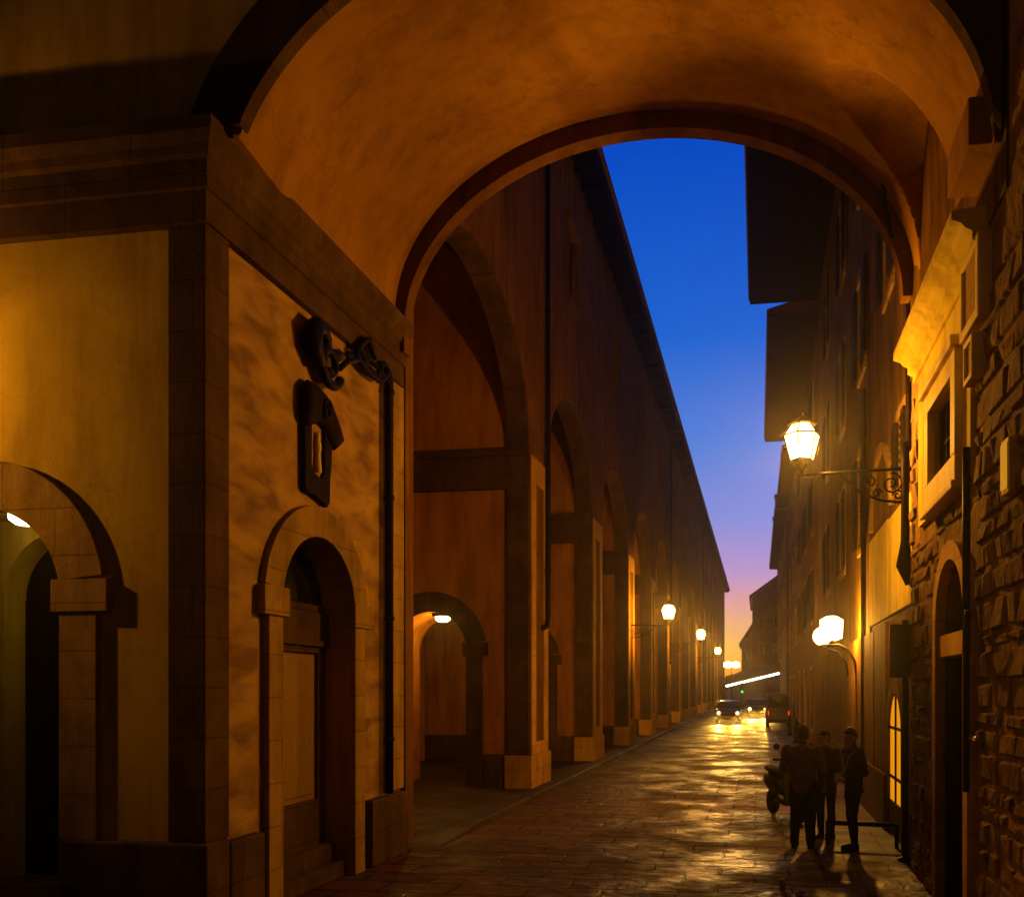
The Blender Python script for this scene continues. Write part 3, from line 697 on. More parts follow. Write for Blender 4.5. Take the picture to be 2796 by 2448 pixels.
def far_house(label, x0, x1, y0, y1, zl, zr):
    t = thing('distant_house', label, 'building', (x0, y0, 0))
    m = MB(); m.prism([(x0, 0), (x1, 0), (x1, zr-.3), (x0, zl-.3)], [], FY, y0, y1); m.build('wall', M['plast_d'], t)
    m = MB(); m.prism([(x0-.35, zl-.37), (x1+.2, zr-.37+.02), (x1+.2, zr), (x0-.35, zl)], [], FY, y0-.3, y1+.3); m.build('roof', M['tile'], t)
    z = 3.2
    while z < min(zl, zr)-2.2:
        k = x0+.7
        while k < x1-.8:
            m = MB(); m.box(k, y0-.05, z, k+.7, y0+.02, z+1.3); w = m.build('window', M['serena_l'], t)
            m = MB(); m.box(k+.08, y0-.07, z+.08, k+.62, y0-.051, z+1.22); m.build('pane', M['dark'], w); k += 1.7
        z += 3
far_house('tallest distant dark house with sloping roof at the bend of the street', -.7, 5, 100, 116, 13.0, 17.5)
far_house('distant dark house with steep roof beside the strip of evening sky', -2.35, 2.5, 122, 134, 8.6, 17)
far_house('low distant building closing the street under the orange sky', -12, 12, 205, 212, 4.9, 5.0)
far_house('farthest dark building behind the low one on the right', -5.2, 3, 165, 175, 4.4, 9.0)

# ------------------------------------------------------------------ lamps
def lantern(t, c, s=1.0, glass='sodium', square=False):
    """lantern standing on c (centre of its foot)"""
    x, y, z = c; n = 6; ro = R(15)
    m = MB(); m.lathe([(.03*s, -.04*s), (.07*s, 0), (.10*s, .03*s), (.15*s, .06*s), (.15*s, .09*s)], (x, y, z), n, ro); f = m.build('lantern_frame', M['iron'], t)
    m = MB()
    for k in range(n):
        q = 2*PI*k/n+ro; a, b = math.cos(q), math.sin(q)
        m.tube([(x+.155*s*a, y+.155*s*b, z+.08*s), (x+.245*s*a, y+.245*s*b, z+.42*s), (x+.14*s*a, y+.14*s*b, z+.57*s)], .011*s, 5)
    for r, h in ((.247, .42), (.15, .09)):
        m.tube([(x+r*s*math.cos(2*PI*k/n+ro), y+r*s*math.sin(2*PI*k/n+ro), z+h*s) for k in range(n+1)], .013*s, 5)
    m.build('glazing_bar', M['iron'], f)
    m = MB(); m.lathe([(.145*s, .09*s), (.235*s, .415*s), (.135*s, .56*s)], (x, y, z), n, ro); m.build('glass', M[glass], t)
    m = MB(); m.lathe([(.19*s, .56*s), (.195*s, .585*s), (.10*s, .64*s), (.04*s, .67*s), (.05*s, .70*s), (.015*s, .74*s), (0, .76*s)], (x, y, z), 12); m.build('cap', M['iron'], t, smooth=True)
    m = MB(); m.ball((x, y, z+.25*s), .06*s, 10, 6, (1, 1, 1.5)); m.build('bulb', M['bulb'], t, smooth=True)

def wall_lantern(label, wall, tip, side, W, s=1.0, backplate=True):
    """wall: fixing point, tip: under the lantern; arm horizontal"""
    t = thing('wall_lantern', label, 'street lamp', wall, 'iron bracket lanterns on the house walls')
    wx, wy, wz = wall; tx, ty, tz = tip
    d = Vector((tx-wx, ty-wy, 0)); Ln = d.length; d.normalize()
    P = lambda a, h: (wx+d.x*a, wy+d.y*a, wz+h)
    m = MB(); m.tube([P(0, 0), P(Ln+.06, 0)], .022*s, 8); m.tube([P(Ln, 0), P(Ln, .06)], .02*s, 6)
    m.tube([P(0, -.42*s), P(.12*s, -.43*s), P(.32*s, -.40*s), P(.55*s, -.30*s), P(.75*s, -.12*s), P(.85*s, -.0)], .018*s, 8); m.build('arm', M['iron'], t, smooth=True)
    m = MB(); fn = lambda a, b: P(a, b)
    m.tube(spiral((.2*s, -.19*s), .14*s, .03*s, R(90), 1.6, fn), .013*s, 6); m.tube(spiral((.47*s, -.13*s), .10*s, .02*s, R(90), -1.5, fn), .012*s, 6)
    m.tube(spiral((.12*s, -.34*s), .07*s, .02*s, 0, 1.3, fn), .011*s, 6); m.tube(spiral((.38*s, -.3*s), .06*s, .02*s, R(180), -1.3, fn), .011*s, 6)
    m.build('scroll', M['iron'], t, smooth=True)
    if backplate:
        m = MB(); m.tube([P(-.02, .33*s), P(.03, .30*s), P(.035, 0), P(.035, -.5*s), P(.03, -.95*s), P(.05, -1.25*s), P(0, -1.5*s)], [.03*s, .06*s, .055*s, .05*s, .06*s, .1*s, .03*s], 8); m.build('backplate', M['iron'], t, smooth=True)
    lantern(t, (tx, ty, wz+.1*s), s)
    point('lantern_light', (tx, ty, wz+.1*s+.27*s), W, SOD, t, .05*s)
    return t
wall_lantern('brightly lit six sided lantern on the scrolled bracket at the right of the arch', (1.9, 11.34, 5.12), (.57, 11.5, 5.12), -1, 800)
wall_lantern('unseen fill lantern added on the stone house behind the viewer', (1.9, -5, 5.1), (.6, -5, 5.1), 1, 60)  # added out of view as warm fill for the front wall
wall_lantern('lit lantern on the front wall left of the passage arch', (-9.0, YF+.06, 4.55), (-9.0, 6.0, 4.55), 1, 410, backplate=False)
for lab, y, px, W, z in (('nearest lit wall lantern of the three down the arcade', P0+PP*2+.8, -3.45, 420, 4.75),
                         ('middle lit wall lantern of the three down the arcade', P0+PP*4+1.0, -3.15, 420, 4.75),
                         ('farthest small lit wall lantern of the three down the arcade', P0+PP*7+.8, -3.2, 500, 4.75)):
    wall_lantern(lab, (XL, y, z), (px, y, z), 1, W*1.7, 1.15, backplate=False)
# twin lamp on a curved arm on the yellow house
t = thing('twin_wall_lamp', 'glowing twin lamp on a curved swan neck arm by the yellow house', 'street lamp', (2.1, 18.3, 2.4))
m = MB(); m.tube([(2.05, 18.2, 1.2), (2.02, 18.2, 2.55), (1.98, 18.2, 2.85), (1.85, 18.2, 3.1), (1.65, 18.2, 3.2), (1.42, 18.2, 3.18)], .03, 8)
m.tube([(1.85, 18.25, 2.55), (1.80, 18.25, 2.85), (1.65, 18.25, 3.05), (1.45, 18.25, 3.1)], .02, 8); m.build('arm', M['iron'], t, smooth=True)
m = MB(); m.lathe([(.05, -.02), (.07, .0), (.07, .05)], (1.34, 18.2, 3.18), 12); m.lathe([(.05, -.02), (.07, .0), (.07, .05)], (1.52, 18.3, 3.26), 12); m.build('collar', M['iron'], t)
m = MB(); m.ball((1.32, 18.2, 3.38), .19, 16, 10); m.build('globe', M['sodium_far'], t, smooth=True)
m = MB(); m.lathe([(.12, 0), (.22, .05), (.24, .42), (.1, .5)], (1.52, 18.3, 3.3), 14); m.build('globe', M['sodium_far'], t, smooth=True)
point('lamp_light', (1.70, 18.2, 3.5), 620, SOD, t, .1)
# bulkhead lamps on the soffits of the pedestrian passage
def bulkhead(label, c, W):
    t = thing('ceiling_lamp', label, 'lamp', c, 'lamps on the passage vault')
    m = MB(); m.box(c[0]-.2, c[1]-.15, c[2]-.02, c[0]+.2, c[1]+.15, c[2]+.03); m.build('base', M['iron'], t)
    m = MB(); m.lathe([(.17, -.022), (.165, -.09), (.1, -.14), (0, -.15)], c, 14); m.build('glass', M['passlamp'], t, smooth=True)
    point('lamp_light', (c[0], c[1], c[2]-.22), W, (1, .52, .05), t, .06)
bulkhead('lit passage lamp just inside the nearest left arch', (-8.15, 8.45, 4.27), 4)
bulkhead('lit lamp on the small passage vault beyond the frescoed wall', (PC+.12, 18.5, PZ+PR-.06), 60)

# far lights
t = thing('twin_lamp_post', 'double headed white street lamp at the end of the street', 'street lamp', (-3.1, 100, 0))
m = MB(); m.tube([(-3.1, 100, 0), (-3.1, 100, 4.5)], [.09, .06], 8); m.tube([(-3.9, 100, 4.75), (-3.1, 100, 4.5), (-2.3, 100, 4.75)], .05, 8); m.build('post', M['iron'], t, smooth=True)
for x in (-3.55, -2.6):
    m = MB(); m.lathe([(.2, 0), (.46, .1), (.46, .55), (.15, .7)], (x, 100, 4.65), 12); m.build('globe', M['sodium_far'], t, smooth=True)
point('lamp_light', (-3.1, 99.2, 5.0), 700, SOD, t, .2)
t = thing('lit_awning', 'sloping street awning edged with bright white tubes at the bend', 'awning', (0, 84, 0))
a, b = Vector((1.8, 74, 3.55)), Vector((-3.0, 80, 2.45))
m = MB(); m.add([a+Vector((.1, .3, .12)), b+Vector((-.1, .3, .12)), b+Vector((-.1, 2.6, .9)), a+Vector((.1, 2.6, .9)), a+Vector((.1, .3, .2)), b+Vector((-.1, .3, .2)), b+Vector((-.1, 2.6, .98)), a+Vector((.1, 2.6, .98))],
                [(0,1,2,3), (4,5,6,7), (0,1,5,4), (1,2,6,5), (2,3,7,6), (3,0,4,7)]); m.build('canopy', M['plast_b'], t)
for k in range(4):
    p, q = a.lerp(b, k/4+.012), a.lerp(b, (k+1)/4-.012)
    m = MB(); m.tube([p, q], .085, 8); m.build('tube_light', M['white'], t)
for p in (a, b):
    m = MB(); m.tube([(p.x, p.y+.4, 0), (p.x, p.y+.4, p.z+.12)], .05, 8); m.build('post', M['iron'], t)
point('lamp_light', tuple(a.lerp(b, .5)+Vector((0, -.5, -.1))), 260, (1, .7, .3), t, .3)
t = thing('traffic_light', 'traffic signal showing green below the lit awning', 'traffic light', (-1.35, 72, 0))
m = MB(); m.tube([(-1.35, 72, 0), (-1.35, 72, 2.2)], .05, 8); m.build('post', M['iron'], t)
m = MB(); m.box(-1.5, 72-.02, 1.8, -1.2, 72.2, 2.7); m.build('housing', M['iron'], t, bevel=.03)
for i, (z, mm) in enumerate(((2.52, 'dark'), (2.25, 'dark'), (1.97, 'green'))):
    m = MB(); m.lathe([(.11, 0), (.11, -.03), (0, -.05)], (-1.35, 71.98, z), 12, axis='y'); m.build('signal_lens', M[mm], t)

# notice board on its pole
t = thing('notice_board', 'black notice board on a pole at the stone house corner', 'sign', (1.93, 11.72, 0))
m = MB(); m.tube([(1.93, 11.72, 0), (1.93, 11.72, 3.2)], .045, 10); m.lathe([(.1, 0), (.1, .03), (.05, .06)], (1.93, 11.72, 0), 12); m.build('pole', M['iron'], t, smooth=True)
m = MB(); m.box(1.72, 11.64, 2.44, 2.08, 11.69, 3.14); m.build('board', M['pipe'], t, bevel=.01)
# low rail
t = thing('low_rail', 'low black iron rail behind the three standing people', 'railing', (1.4, 12.7, 0))
m = MB(); m.tube([(.98, 12.75, .33), (1.98, 12.62, .33)], .035, 8); m.build('rail', M['iron'], t, smooth=True)
for x, y in ((1.0, 12.75), (1.96, 12.62)):
    m = MB(); m.tube([(x, y, 0), (x, y, .36)], .03, 8); m.build('post', M['iron'], t)
# bollards along the right pavement
for i, (x, y, lab) in enumerate(((1.55, 31, 'nearest dark iron bollard on the right pavement'), (1.55, 36, 'second dark iron bollard along the right pavement'), (1.5, 42, 'farthest dark iron bollard on the right pavement'))):
    m = MB(); m.lathe([(.12, 0), (.12, .08), (.075, .14), (.07, .75), (.1, .78), (.1, .83), (.075, .86), (.06, .95), (0, 1.0)], (x, y, 0.004), 12)
    tag(m.build('bollard', M['iron'], smooth=True), lab, 'bollard', 'iron bollards along the right pavement')

# ------------------------------------------------------------------ vehicles
def vehicle(name, label, cat, loc, L, W, Ht, prof, paint, front_to_camera=True, head='headdim', glass=None, spotW=0, van=False):
    """prof: side outline [(y, z)] from front bumper (y=0) over the roof to the tail; local front at -y"""
    t = thing(name, label, cat)
    hw = W/2
    n = len(prof); v = []; f = []
    belt = .62*Ht if not van else .55*Ht
    secs = (-1, -.93, -.6, 0, .6, .93, 1)
    for s in secs:
        for y, z in prof:
            k = 1.0
            if z > belt: k = 1-.24*(z-belt)/(Ht-belt)*(.5 if van else 1)
            pinch = 1-.1*(max(0, .5-y)/.5)**2-.08*(max(0, y-(L-.5))/.5)**2
            e = .04 if abs(s) == 1 else 0
            v.append((s*hw*k*pinch, y+(.12*(abs(s)**2) if y < L/2 else -.1*abs(s)**2), z-e*(1 if z > .5 else -1)))
    for i in range(len(secs)-1):
        for j in range(n): f.append((i*n+j, i*n+(j+1) % n, (i+1)*n+(j+1) % n, (i+1)*n+j))
    f.append(tuple(range(n))); f.append(tuple(reversed(range((len(secs)-1)*n, len(secs)*n))))
    m = MB(); m.add(v, f); b = m.build('body', M[paint], t, smooth=False, bevel=.03)
    def quad(nm, pts, mt, off):
        a = [Vector(p) for p in pts]; nn = (a[1]-a[0]).cross(a[2]-a[0]).normalized()*off
        m = MB(); m.add([p for p in a]+[p+nn for p in a], [(0,1,2,3), (4,5,6,7), (0,1,5,4), (1,2,6,5), (2,3,7,6), (3,0,4,7)]); return m.build(nm, M[mt], t)
    ws, wt, rt, rb = glass
    k0 = hw*.86; k1 = hw*.70
    quad('windscreen', [(-k0, ws[0]+.02, ws[1]+.05), (k0, ws[0]+.02, ws[1]+.05), (k1, wt[0]+.05, wt[1]-.06), (-k1, wt[0]+.05, wt[1]-.06)], 'dark', .05)
    quad('rear_window', [(k0*.95, rb[0], rb[1]+.05), (-k0*.95, rb[0], rb[1]+.05), (-k1, rt[0]-.03, rt[1]-.07), (k1, rt[0]-.03, rt[1]-.07)], 'dark', .05)
    for s in (-1, 1):
        quad('side_window', [(s*hw*.985, ws[0]+.35, belt+.03), (s*hw*.985, rb[0]-.25, belt+.03), (s*hw*.82, rt[0]-.3, Ht-.14), (s*hw*.82, wt[0]+.1, Ht-.14)], 'dark', .03*s)
        m = MB(); m.ball((s*(hw+.06), ws[0]+.4, belt+.08), .11, 10, 6, (1, .6, .75)); m.build('wing_mirror', M[paint], t, smooth=True)
        m = MB(); m.lathe([(.0, .05), (.10, .03), (.13, -.01), (.12, -.05), (0, -.07)], (s*hw*.72, .12, .66), 14, axis='y'); m.build('headlight', M[head], t, smooth=True)
        m = MB(); m.box(s*hw*.95-.1*s, L-.12, .72, s*hw*.72, L-.03, .98); m.build('tail_light', M['red'], t, bevel=.02)
        for y in (.82, L-.8):
            m = MB(); m.lathe([(.2, -.1), (.29, -.1), (.315, -.07), (.315, .07), (.29, .1), (.2, .1)], (s*(hw-.13), y, .315), 20, axis='x'); w = m.build('wheel', M['rubber'], t, smooth=True)
            m = MB(); m.lathe([(0, -.09), (.2, -.085), (.2, .085), (0, .09)], (s*(hw-.13), y, .315), 14, axis='x'); m.build('rim', M['chrome'], w)
    m = MB(); m.box(-.26, -.03, .36, .26, .02, .47); m.build('number_plate', M['plate'], t)
    m = MB(); m.box(-.45, -.02, .52, .45, .05, .66); m.build('grille', M['rubber'], t)
    t.location = loc
    if not front_to_camera: t.rotation_euler.z = PI; 
    return t
hatch = [(0, .3), (-.02, .5), (.05, .72), (.35, .86), (1.05, .95), (1.75, 1.42), (2.2, 1.48), (3.2, 1.44), (3.75, .98), (3.9, .9), (3.9, .4), (3.8, .28), (.1, .25)]
gl = ((1.05, .95), (1.75, 1.42), (3.2, 1.44), (3.75, .98))
c1 = vehicle('car', 'dark car coming up the street with dim dipped headlights', 'car', (-1.95, 55.5, 0), 3.9, 1.68, 1.48, hatch, 'paint_g', glass=gl)
c2 = vehicle('car', 'car farther back with glaring bright headlights', 'car', (-.05, 66, 0), 3.9, 1.68, 1.48, hatch, 'paint_d', head='head', glass=gl)
for x in (-.5, .45):
    point('headlight_beam', (x, 65.6, .68), 6000, (1, .50, .06), c2, .1, spot=21, aim=(x-.2, 61.4, 0))
for x in (-2.55, -1.35):
    point('headlight_beam', (x, 55.2, .68), 3600, (1, .50, .06), c1, .1, spot=21, aim=(x+.1, 51.0, 0))
vanp = [(0, .3), (-.02, .55), (.05, .8), (.3, 1.0), (.75, 1.1), (1.35, 1.85), (1.6, 1.98), (4.2, 1.98), (4.35, 1.8), (4.4, .5), (4.3, .28), (.1, .25)]
vehicle('delivery_van', 'parked dark brown van with red tail lights at the right kerb', 'van', (1.15, 54, 0), 4.4, 1.5, 1.98, vanp, 'paint_v', front_to_camera=False, glass=((.75, 1.1), (1.35, 1.85), (4.27, 1.9), (4.37, 1.1)), head='dark', van=True)
# parked scooter
t = thing('motor_scooter', 'dark parked motor scooter behind the man in the drab jacket', 'scooter')
m = MB()
for y in (-.62, .6):
    m = MB(); m.lathe([(.13, -.05), (.2, -.055), (.225, -.03), (.225, .03), (.2, .055), (.13, .05)], (0, y, .225), 20, axis='x'); w = m.build('wheel', M['rubber'], t, smooth=True)
    m = MB(); m.lathe([(0, -.04), (.13, -.045), (.13, .045), (0, .04)], (0, y, .225), 12, axis='x'); m.build('rim', M['chrome'], w)
def loft(mb, secs, n=12):
    vs = []
    for (y, z, rx, rz) in secs:
        for k in range(n): q = 2*PI*k/n; vs.append((rx*math.cos(q), y, z+rz*math.sin(q)))
    fs = [(i*n+k, i*n+(k+1) % n, (i+1)*n+(k+1) % n, (i+1)*n+k) for i in range(len(secs)-1) for k in range(n)]
    fs += [tuple(reversed(range(n))), tuple(range((len(secs)-1)*n, len(secs)*n))]
    mb.add(vs, fs)
m = MB(); loft(m, [(-.02, .5, .1, .08), (.1, .55, .16, .17), (.4, .58, .2, .2), (.7, .62, .16, .15), (.86, .64, .06, .05)]); m.box(-.15, -.4, .27, .15, .15, .34); m.build('body', M['paint_d'], t, smooth=True)
m = MB(); loft(m, [(.0, .76, .1, .03), (.15, .79, .15, .06), (.5, .80, .15, .06), (.8, .82, .1, .05)]); m.build('seat', M['rubber'], t, smooth=True)
m = MB(); m.prism([(-.2, .3), (.2, .3), (.24, .6), (.2, .95), (.1, 1.02), (-.1, 1.02), (-.2, .95), (-.24, .6)], [], lambda a, b, d: (a, d-(b-.3)*-.18, b), -.52, -.46); m.build('leg_shield', M['paint_d'], t, bevel=.02)
m = MB(); m.tube([(0, -.62, .25), (0, -.46, .75), (0, -.38, 1.05)], .035, 8); m.tube([(-.34, -.28, 1.06), (-.15, -.38, 1.07), (.15, -.38, 1.07), (.34, -.28, 1.06)], .02, 8); m.build('handlebar', M['iron'], t, smooth=True)
m = MB(); m.lathe([(0, -.1), (.08, -.08), (.09, 0), (.05, .08)], (0, -.4, 1.08), 12, axis='y'); m.build('headlight', M['dark'], t, smooth=True)
for s in (-1, 1):
    m = MB(); m.tube([(s*.2, -.37, 1.08), (s*.3, -.38, 1.26)], .008, 6); m.lathe([(0, -.01), (.055, -.01), (.055, .01), (0, .012)], (s*.31, -.38, 1.29), 12, axis='y'); m.build('mirror', M['iron'], t)
t.location = (.47, 15.3, 0); t.rotation_euler.z = R(20)

# ------------------------------------------------------------------ people
def person(label, loc, rz, hgt, J, mats, build=1.0, hair='hair', long_hair=False, parka=False):
    """J: joint positions (local, facing -y, z up, metres for a 1.75 m figure)"""
    t = thing('person', label, 'person')
    segs = []
    mb = MB()
    def limb(tagname, pts, rad):
        mb.tube(pts, rad, 12)
        for p, r in zip(pts, rad): mb.ball(p, r*.99, 12, 8)
        for i in range(len(pts)-1): segs.append((tagname, Vector(pts[i]), Vector(pts[i+1]), max(rad[i], rad[i+1])))
    V = lambda p: Vector(p)
    B = build
    # torso loft
    pel = V(J['pelvis']); ch = V(J['chest']); nk = V(J['neck'])
    levels = [(0, .165*B, .115*B), (.22, .155*B, .11*B), (.5, .165*B, .115*B), (.78, .19*B, .12*B), (.92, .175*B, .10*B), (1.0, .075, .07)]
    n = 16; vs = []
    lo = pel-Vector((0, 0, .12))
    pts = [lo.lerp(nk, f) if f < .5 else pel.lerp(nk, f) for f, _, _ in levels]
    pts = []
    for f, rx, ry in levels:
        p = lo.lerp(ch, f/.7) if f <= .7 else ch.lerp(nk, (f-.7)/.3)
        pts.append(p)
    tw = J.get('twist', 0)
    for (f, rx, ry), p in zip(levels, pts):
        q0 = R(tw)*f
        for k in range(n):
            q = 2*PI*k/n; a, b = rx*math.cos(q), ry*math.sin(q)
            vs.append((p.x+a*math.cos(q0)-b*math.sin(q0), p.y+a*math.sin(q0)+b*math.cos(q0), p.z))
    fs = [(i*n+k, i*n+(k+1) % n, (i+1)*n+(k+1) % n, (i+1)*n+k) for i in range(len(levels)-1) for k in range(n)] + [tuple(reversed(range(n))), tuple(range((len(levels)-1)*n, len(levels)*n))]
    mb.add(vs, fs)
    segs.append(('top', pts[0]+Vector((0, 0, .1)), pts[-2], .17))
    hd = V(J['head'])
    limb('skin', [tuple(nk-Vector((0, 0, .06))), tuple(nk.lerp(hd, .6))], [.062, .055])
    hr = Matrix.Rotation(R(J.get('look', 0)), 3, 'Z')
    def hp(x, y, z): return tuple(hd + hr @ Vector((x, y, z)))
    mb.ball(hp(0, .005, .03), .098, 18, 12, (.82, .98, 1.12)); mb.ball(hp(0, -.03, -.055), .068, 14, 10, (.86, .9, .85))
    mb.ball(hp(0, -.098, -.012), .018, 8, 6, (.8, 1.1, 1.5)); mb.ball(hp(0, -.088, .03), .05, 10, 6, (1.1, .35, .3)); mb.ball(hp(0, -.085, -.062), .028, 10, 6, (1.1, .5, .45)); mb.ball(hp(0, -.075, -.1), .025, 8, 6)
    for s in (-1, 1): mb.ball(hp(s*.082, .012, -.005), .03, 8, 6, (.35, .7, 1.1))
    segs.append(('skin', hd+Vector((0, 0, -.08)), hd+Vector((0, 0, .09)), .1))
    for s in ('l', 'r'):
        sh, el, wr = V(J['sh_'+s]), V(J['el_'+s]), V(J['wr_'+s])
        limb('top', [tuple(sh), tuple(sh.lerp(el, .5)), tuple(el)], [.066*B, .056*B, .048*B])
        limb('top', [tuple(el), tuple(el.lerp(wr, .35)), tuple(wr)], [.048*B, .045*B, .032])
        d = (wr-el).normalized(); hv = (V(J['hand_'+s])-wr).normalized() if 'hand_'+s in J else d
        pn = V(J.get('palm_'+s, (0, -1, 0))); side = hv.cross(pn).normalized(); pn = side.cross(hv).normalized()
        palm = wr+hv*.05
        limb('skin', [tuple(wr), tuple(wr+hv*.035), tuple(wr+hv*.085)], [.028, .033, .034])
        for i, ln in enumerate((.068, .08, .075, .058)):
            b0 = wr+hv*.09+side*(.028-.019*i); cl = pn*.35
            p1 = b0+(hv+cl*.6).normalized()*ln*.45; p2 = p1+(hv+cl*2).normalized()*ln*.32; p3 = p2+(hv*.7+cl*3).normalized()*ln*.25
            limb('skin', [tuple(b0), tuple(p1), tuple(p2), tuple(p3)], [.0095, .009, .0085, .0075])
        b0 = wr+hv*.03+side*.028; p1 = b0+(hv*.6+side*.8+pn*.2).normalized()*.035; p2 = p1+(hv+side*.2+pn*.3).normalized()*.03
        limb('skin', [tuple(b0), tuple(p1), tuple(p2)], [.013, .011, .009])
        hp_, kn, an = V(J['hip_'+s]), V(J['kn_'+s]), V(J['an_'+s])
        lw = J.get('leg', 1.0)
        limb('leg', [tuple(hp_), tuple(hp_.lerp(kn, .5)), tuple(kn)], [.092*lw, .083*lw, .066*lw])
        limb('leg', [tuple(kn), tuple(kn.lerp(an, .35)), tuple(an)], [.066*lw, .066*lw, .05*lw])
        ft = V(J.get('toe_'+s, (an.x, an.y-.19, .03)))
        limb('shoe', [(an.x, an.y+.035, .04), (an.x*.6+ft.x*.4, an.y*.6+ft.y*.4, .042), (ft.x, ft.y, .032)], [.042, .044, .032])
        segs.append(('shoe', Vector((an.x, an.y, .02)), Vector((an.x, an.y, .05)), .05))
    if parka:
        limb('leg', [(0.05, .01, .86), (.06, .01, .5), (.065, .0, .12)], [.13, .13, .12]); limb('leg', [(-.05, .01, .86), (-.06, .01, .5), (-.065, .0, .12)], [.13, .13, .12])
        limb('top', [(-.09, .01, .98), (.09, .01, .98)], [.14, .14])
    o = mb.build('body', mats[0], t)
    rm = o.modifiers.new('union', 'REMESH'); rm.mode = 'VOXEL'; rm.voxel_size = .0075; rm.use_smooth_shade = True
    sm = o.modifiers.new('smooth', 'SMOOTH'); sm.factor = .5; sm.iterations = 3
    dg = bpy.context.evaluated_depsgraph_get(); dg.update()
    me = bpy.data.meshes.new_from_object(o.evaluated_get(dg)); o.modifiers.clear(); o.data = me
    nrm = [v_.normal.copy() for v_ in me.vertices]
    for vtx, nv in zip(me.vertices, nrm):         # cloth folds
        z = vtx.co.z
        if .1 < z < 1.44:
            q = Vector((vtx.co.x*9, vtx.co.y*9, z*5))
            vtx.co += nv*(noise.noise(q)*.013+noise.noise(q*2.7)*.006)
    me.materials.clear()
    order = ('skin', 'top', 'leg', 'shoe')
    for mm in mats: me.materials.append(mm)
    for p in me.polygons:
        c = p.center; best = None
        for tg, a, b, r in segs:
            ab = b-a; k = max(0, min(1, (c-a).dot(ab)/max(ab.length_squared, 1e-6)))
            dd = (c-(a+ab*k)).length/r
            if best is None or dd < best[0]: best = (dd, tg)
        p.material_index = order.index(best[1]); p.use_smooth = True
    # hair: cap over the skull
    h = MB(); h.ball((0, 0, 0), .106, 20, 14, (.84, .98, 1.1))
    h.v = [(x, y, z) for x, y, z in h.v]
    keep = []
    for f in h.f:
        c = sum((Vector(h.v[i]) for i in f), Vector())/len(f)
        if c.z > .035 or (c.y > -.005 and c.z > (-.09 if not long_hair else -.12)): keep.append(f)
    h.f = keep
    h.v = [hp(x*1+noise.noise(Vector((x*30, y*30, z*30)))*.006, y+.008, z+.03+noise.noise(Vector((x*25, y*25, z*25+5)))*.008) for x, y, z in h.v]
    ho = h.build('hair', M[hair], t, smooth=True); so = ho.modifiers.new('thick', 'SOLIDIFY'); so.thickness = .012; so.offset = -1
    for s in (-1, 1):
        e = MB(); e.ball(hp(s*.032, -.083, .006), .0115, 8, 6); e.build('eye', M['dark'], t, smooth=True)
    t.location = loc; t.rotation_euler.z = R(rz); k = hgt/1.78; t.scale = (k, k, k)
    return t
base = dict(pelvis=(0, 0, .96), chest=(0, 0, 1.32), neck=(0, .01, 1.5), head=(0, -.015, 1.645),
            sh_l=(.2, 0, 1.43), sh_r=(-.2, 0, 1.43), el_l=(.25, .03, 1.13), el_r=(-.25, .03, 1.13), wr_l=(.24, -.06, .88), wr_r=(-.24, -.06, .88),
            hip_l=(.09, 0, .92), hip_r=(-.09, 0, .92), kn_l=(.1, -.02, .5), kn_r=(-.1, -.02, .5), an_l=(.1, .02, .08), an_r=(-.1, .02, .08))
j1 = dict(base); j1.update(sh_l=(.225, 0, 1.42), sh_r=(-.225, 0, 1.42), el_l=(.3, -.02, 1.14), el_r=(-.3, .02, 1.13), wr_l=(.2, -.2, 1.08), wr_r=(-.27, -.1, .9), hand_l=(.1, -.25, 1.1), look=25, leg=1.25, an_l=(.12, .02, .08), an_r=(-.12, .03, .08))
person('broad man in a drab jacket and baggy black trousers, back turned, nearest the street', (.63, 12.45, 0), 165, 1.76, j1, (M['skin'], M['jacket'], M['trouser'], M['shoe']), 1.24, 'hair_g')
j2 = dict(base); j2.update(head=(0, -.05, 1.635), el_l=(.27, -.04, 1.15), el_r=(-.27, -.04, 1.15), wr_l=(.02, -.22, 1.16), wr_r=(-.04, -.24, 1.2), hand_l=(-.1, -.22, 1.18), hand_r=(.08, -.22, 1.22), palm_l=(0, 1, 0), palm_r=(0, 1, 0), look=-15)
person('middle person in a dark red shirt standing with folded arms behind the rail', (1.02, 13.25, .004), -35, 1.66, j2, (M['skin'], M['shirt'], M['trouser'], M['shoe']), 1.05, 'hair')
j3 = dict(base); j3.update(pelvis=(0, .02, .96), chest=(0, .0, 1.32), head=(0, -.05, 1.64), el_l=(.23, .06, 1.14), el_r=(-.23, .05, 1.14), wr_l=(.12, -.17, 1.03), wr_r=(-.12, -.18, 1.0), hand_l=(.03, -.26, 1.05), hand_r=(-.03, -.28, 1.02), palm_l=(-1, 0, 0), palm_r=(1, 0, 0),
                          kn_l=(.07, -.05, .5), kn_r=(-.07, .0, .5), an_l=(.08, -.02, .08), an_r=(-.07, .06, .08))
p3 = person('slim dark haired person in profile holding something, rightmost by the notice board', (1.33, 12.4, .004), -68, 1.73, j3, (M['skin'], M['jersey'], M['trouser'], M['shoe']), 1.02, 'hair')
m = MB(); pts = [(.16, -.03, 1.455), (.11, -.12, 1.38), (.05, -.135, 1.25), (-.04, -.13, 1.1), (-.13, -.09, 1.0)]
m.tube(pts, .014, 6); so = m.build('bag_strap', M['strap']); so.parent = p3
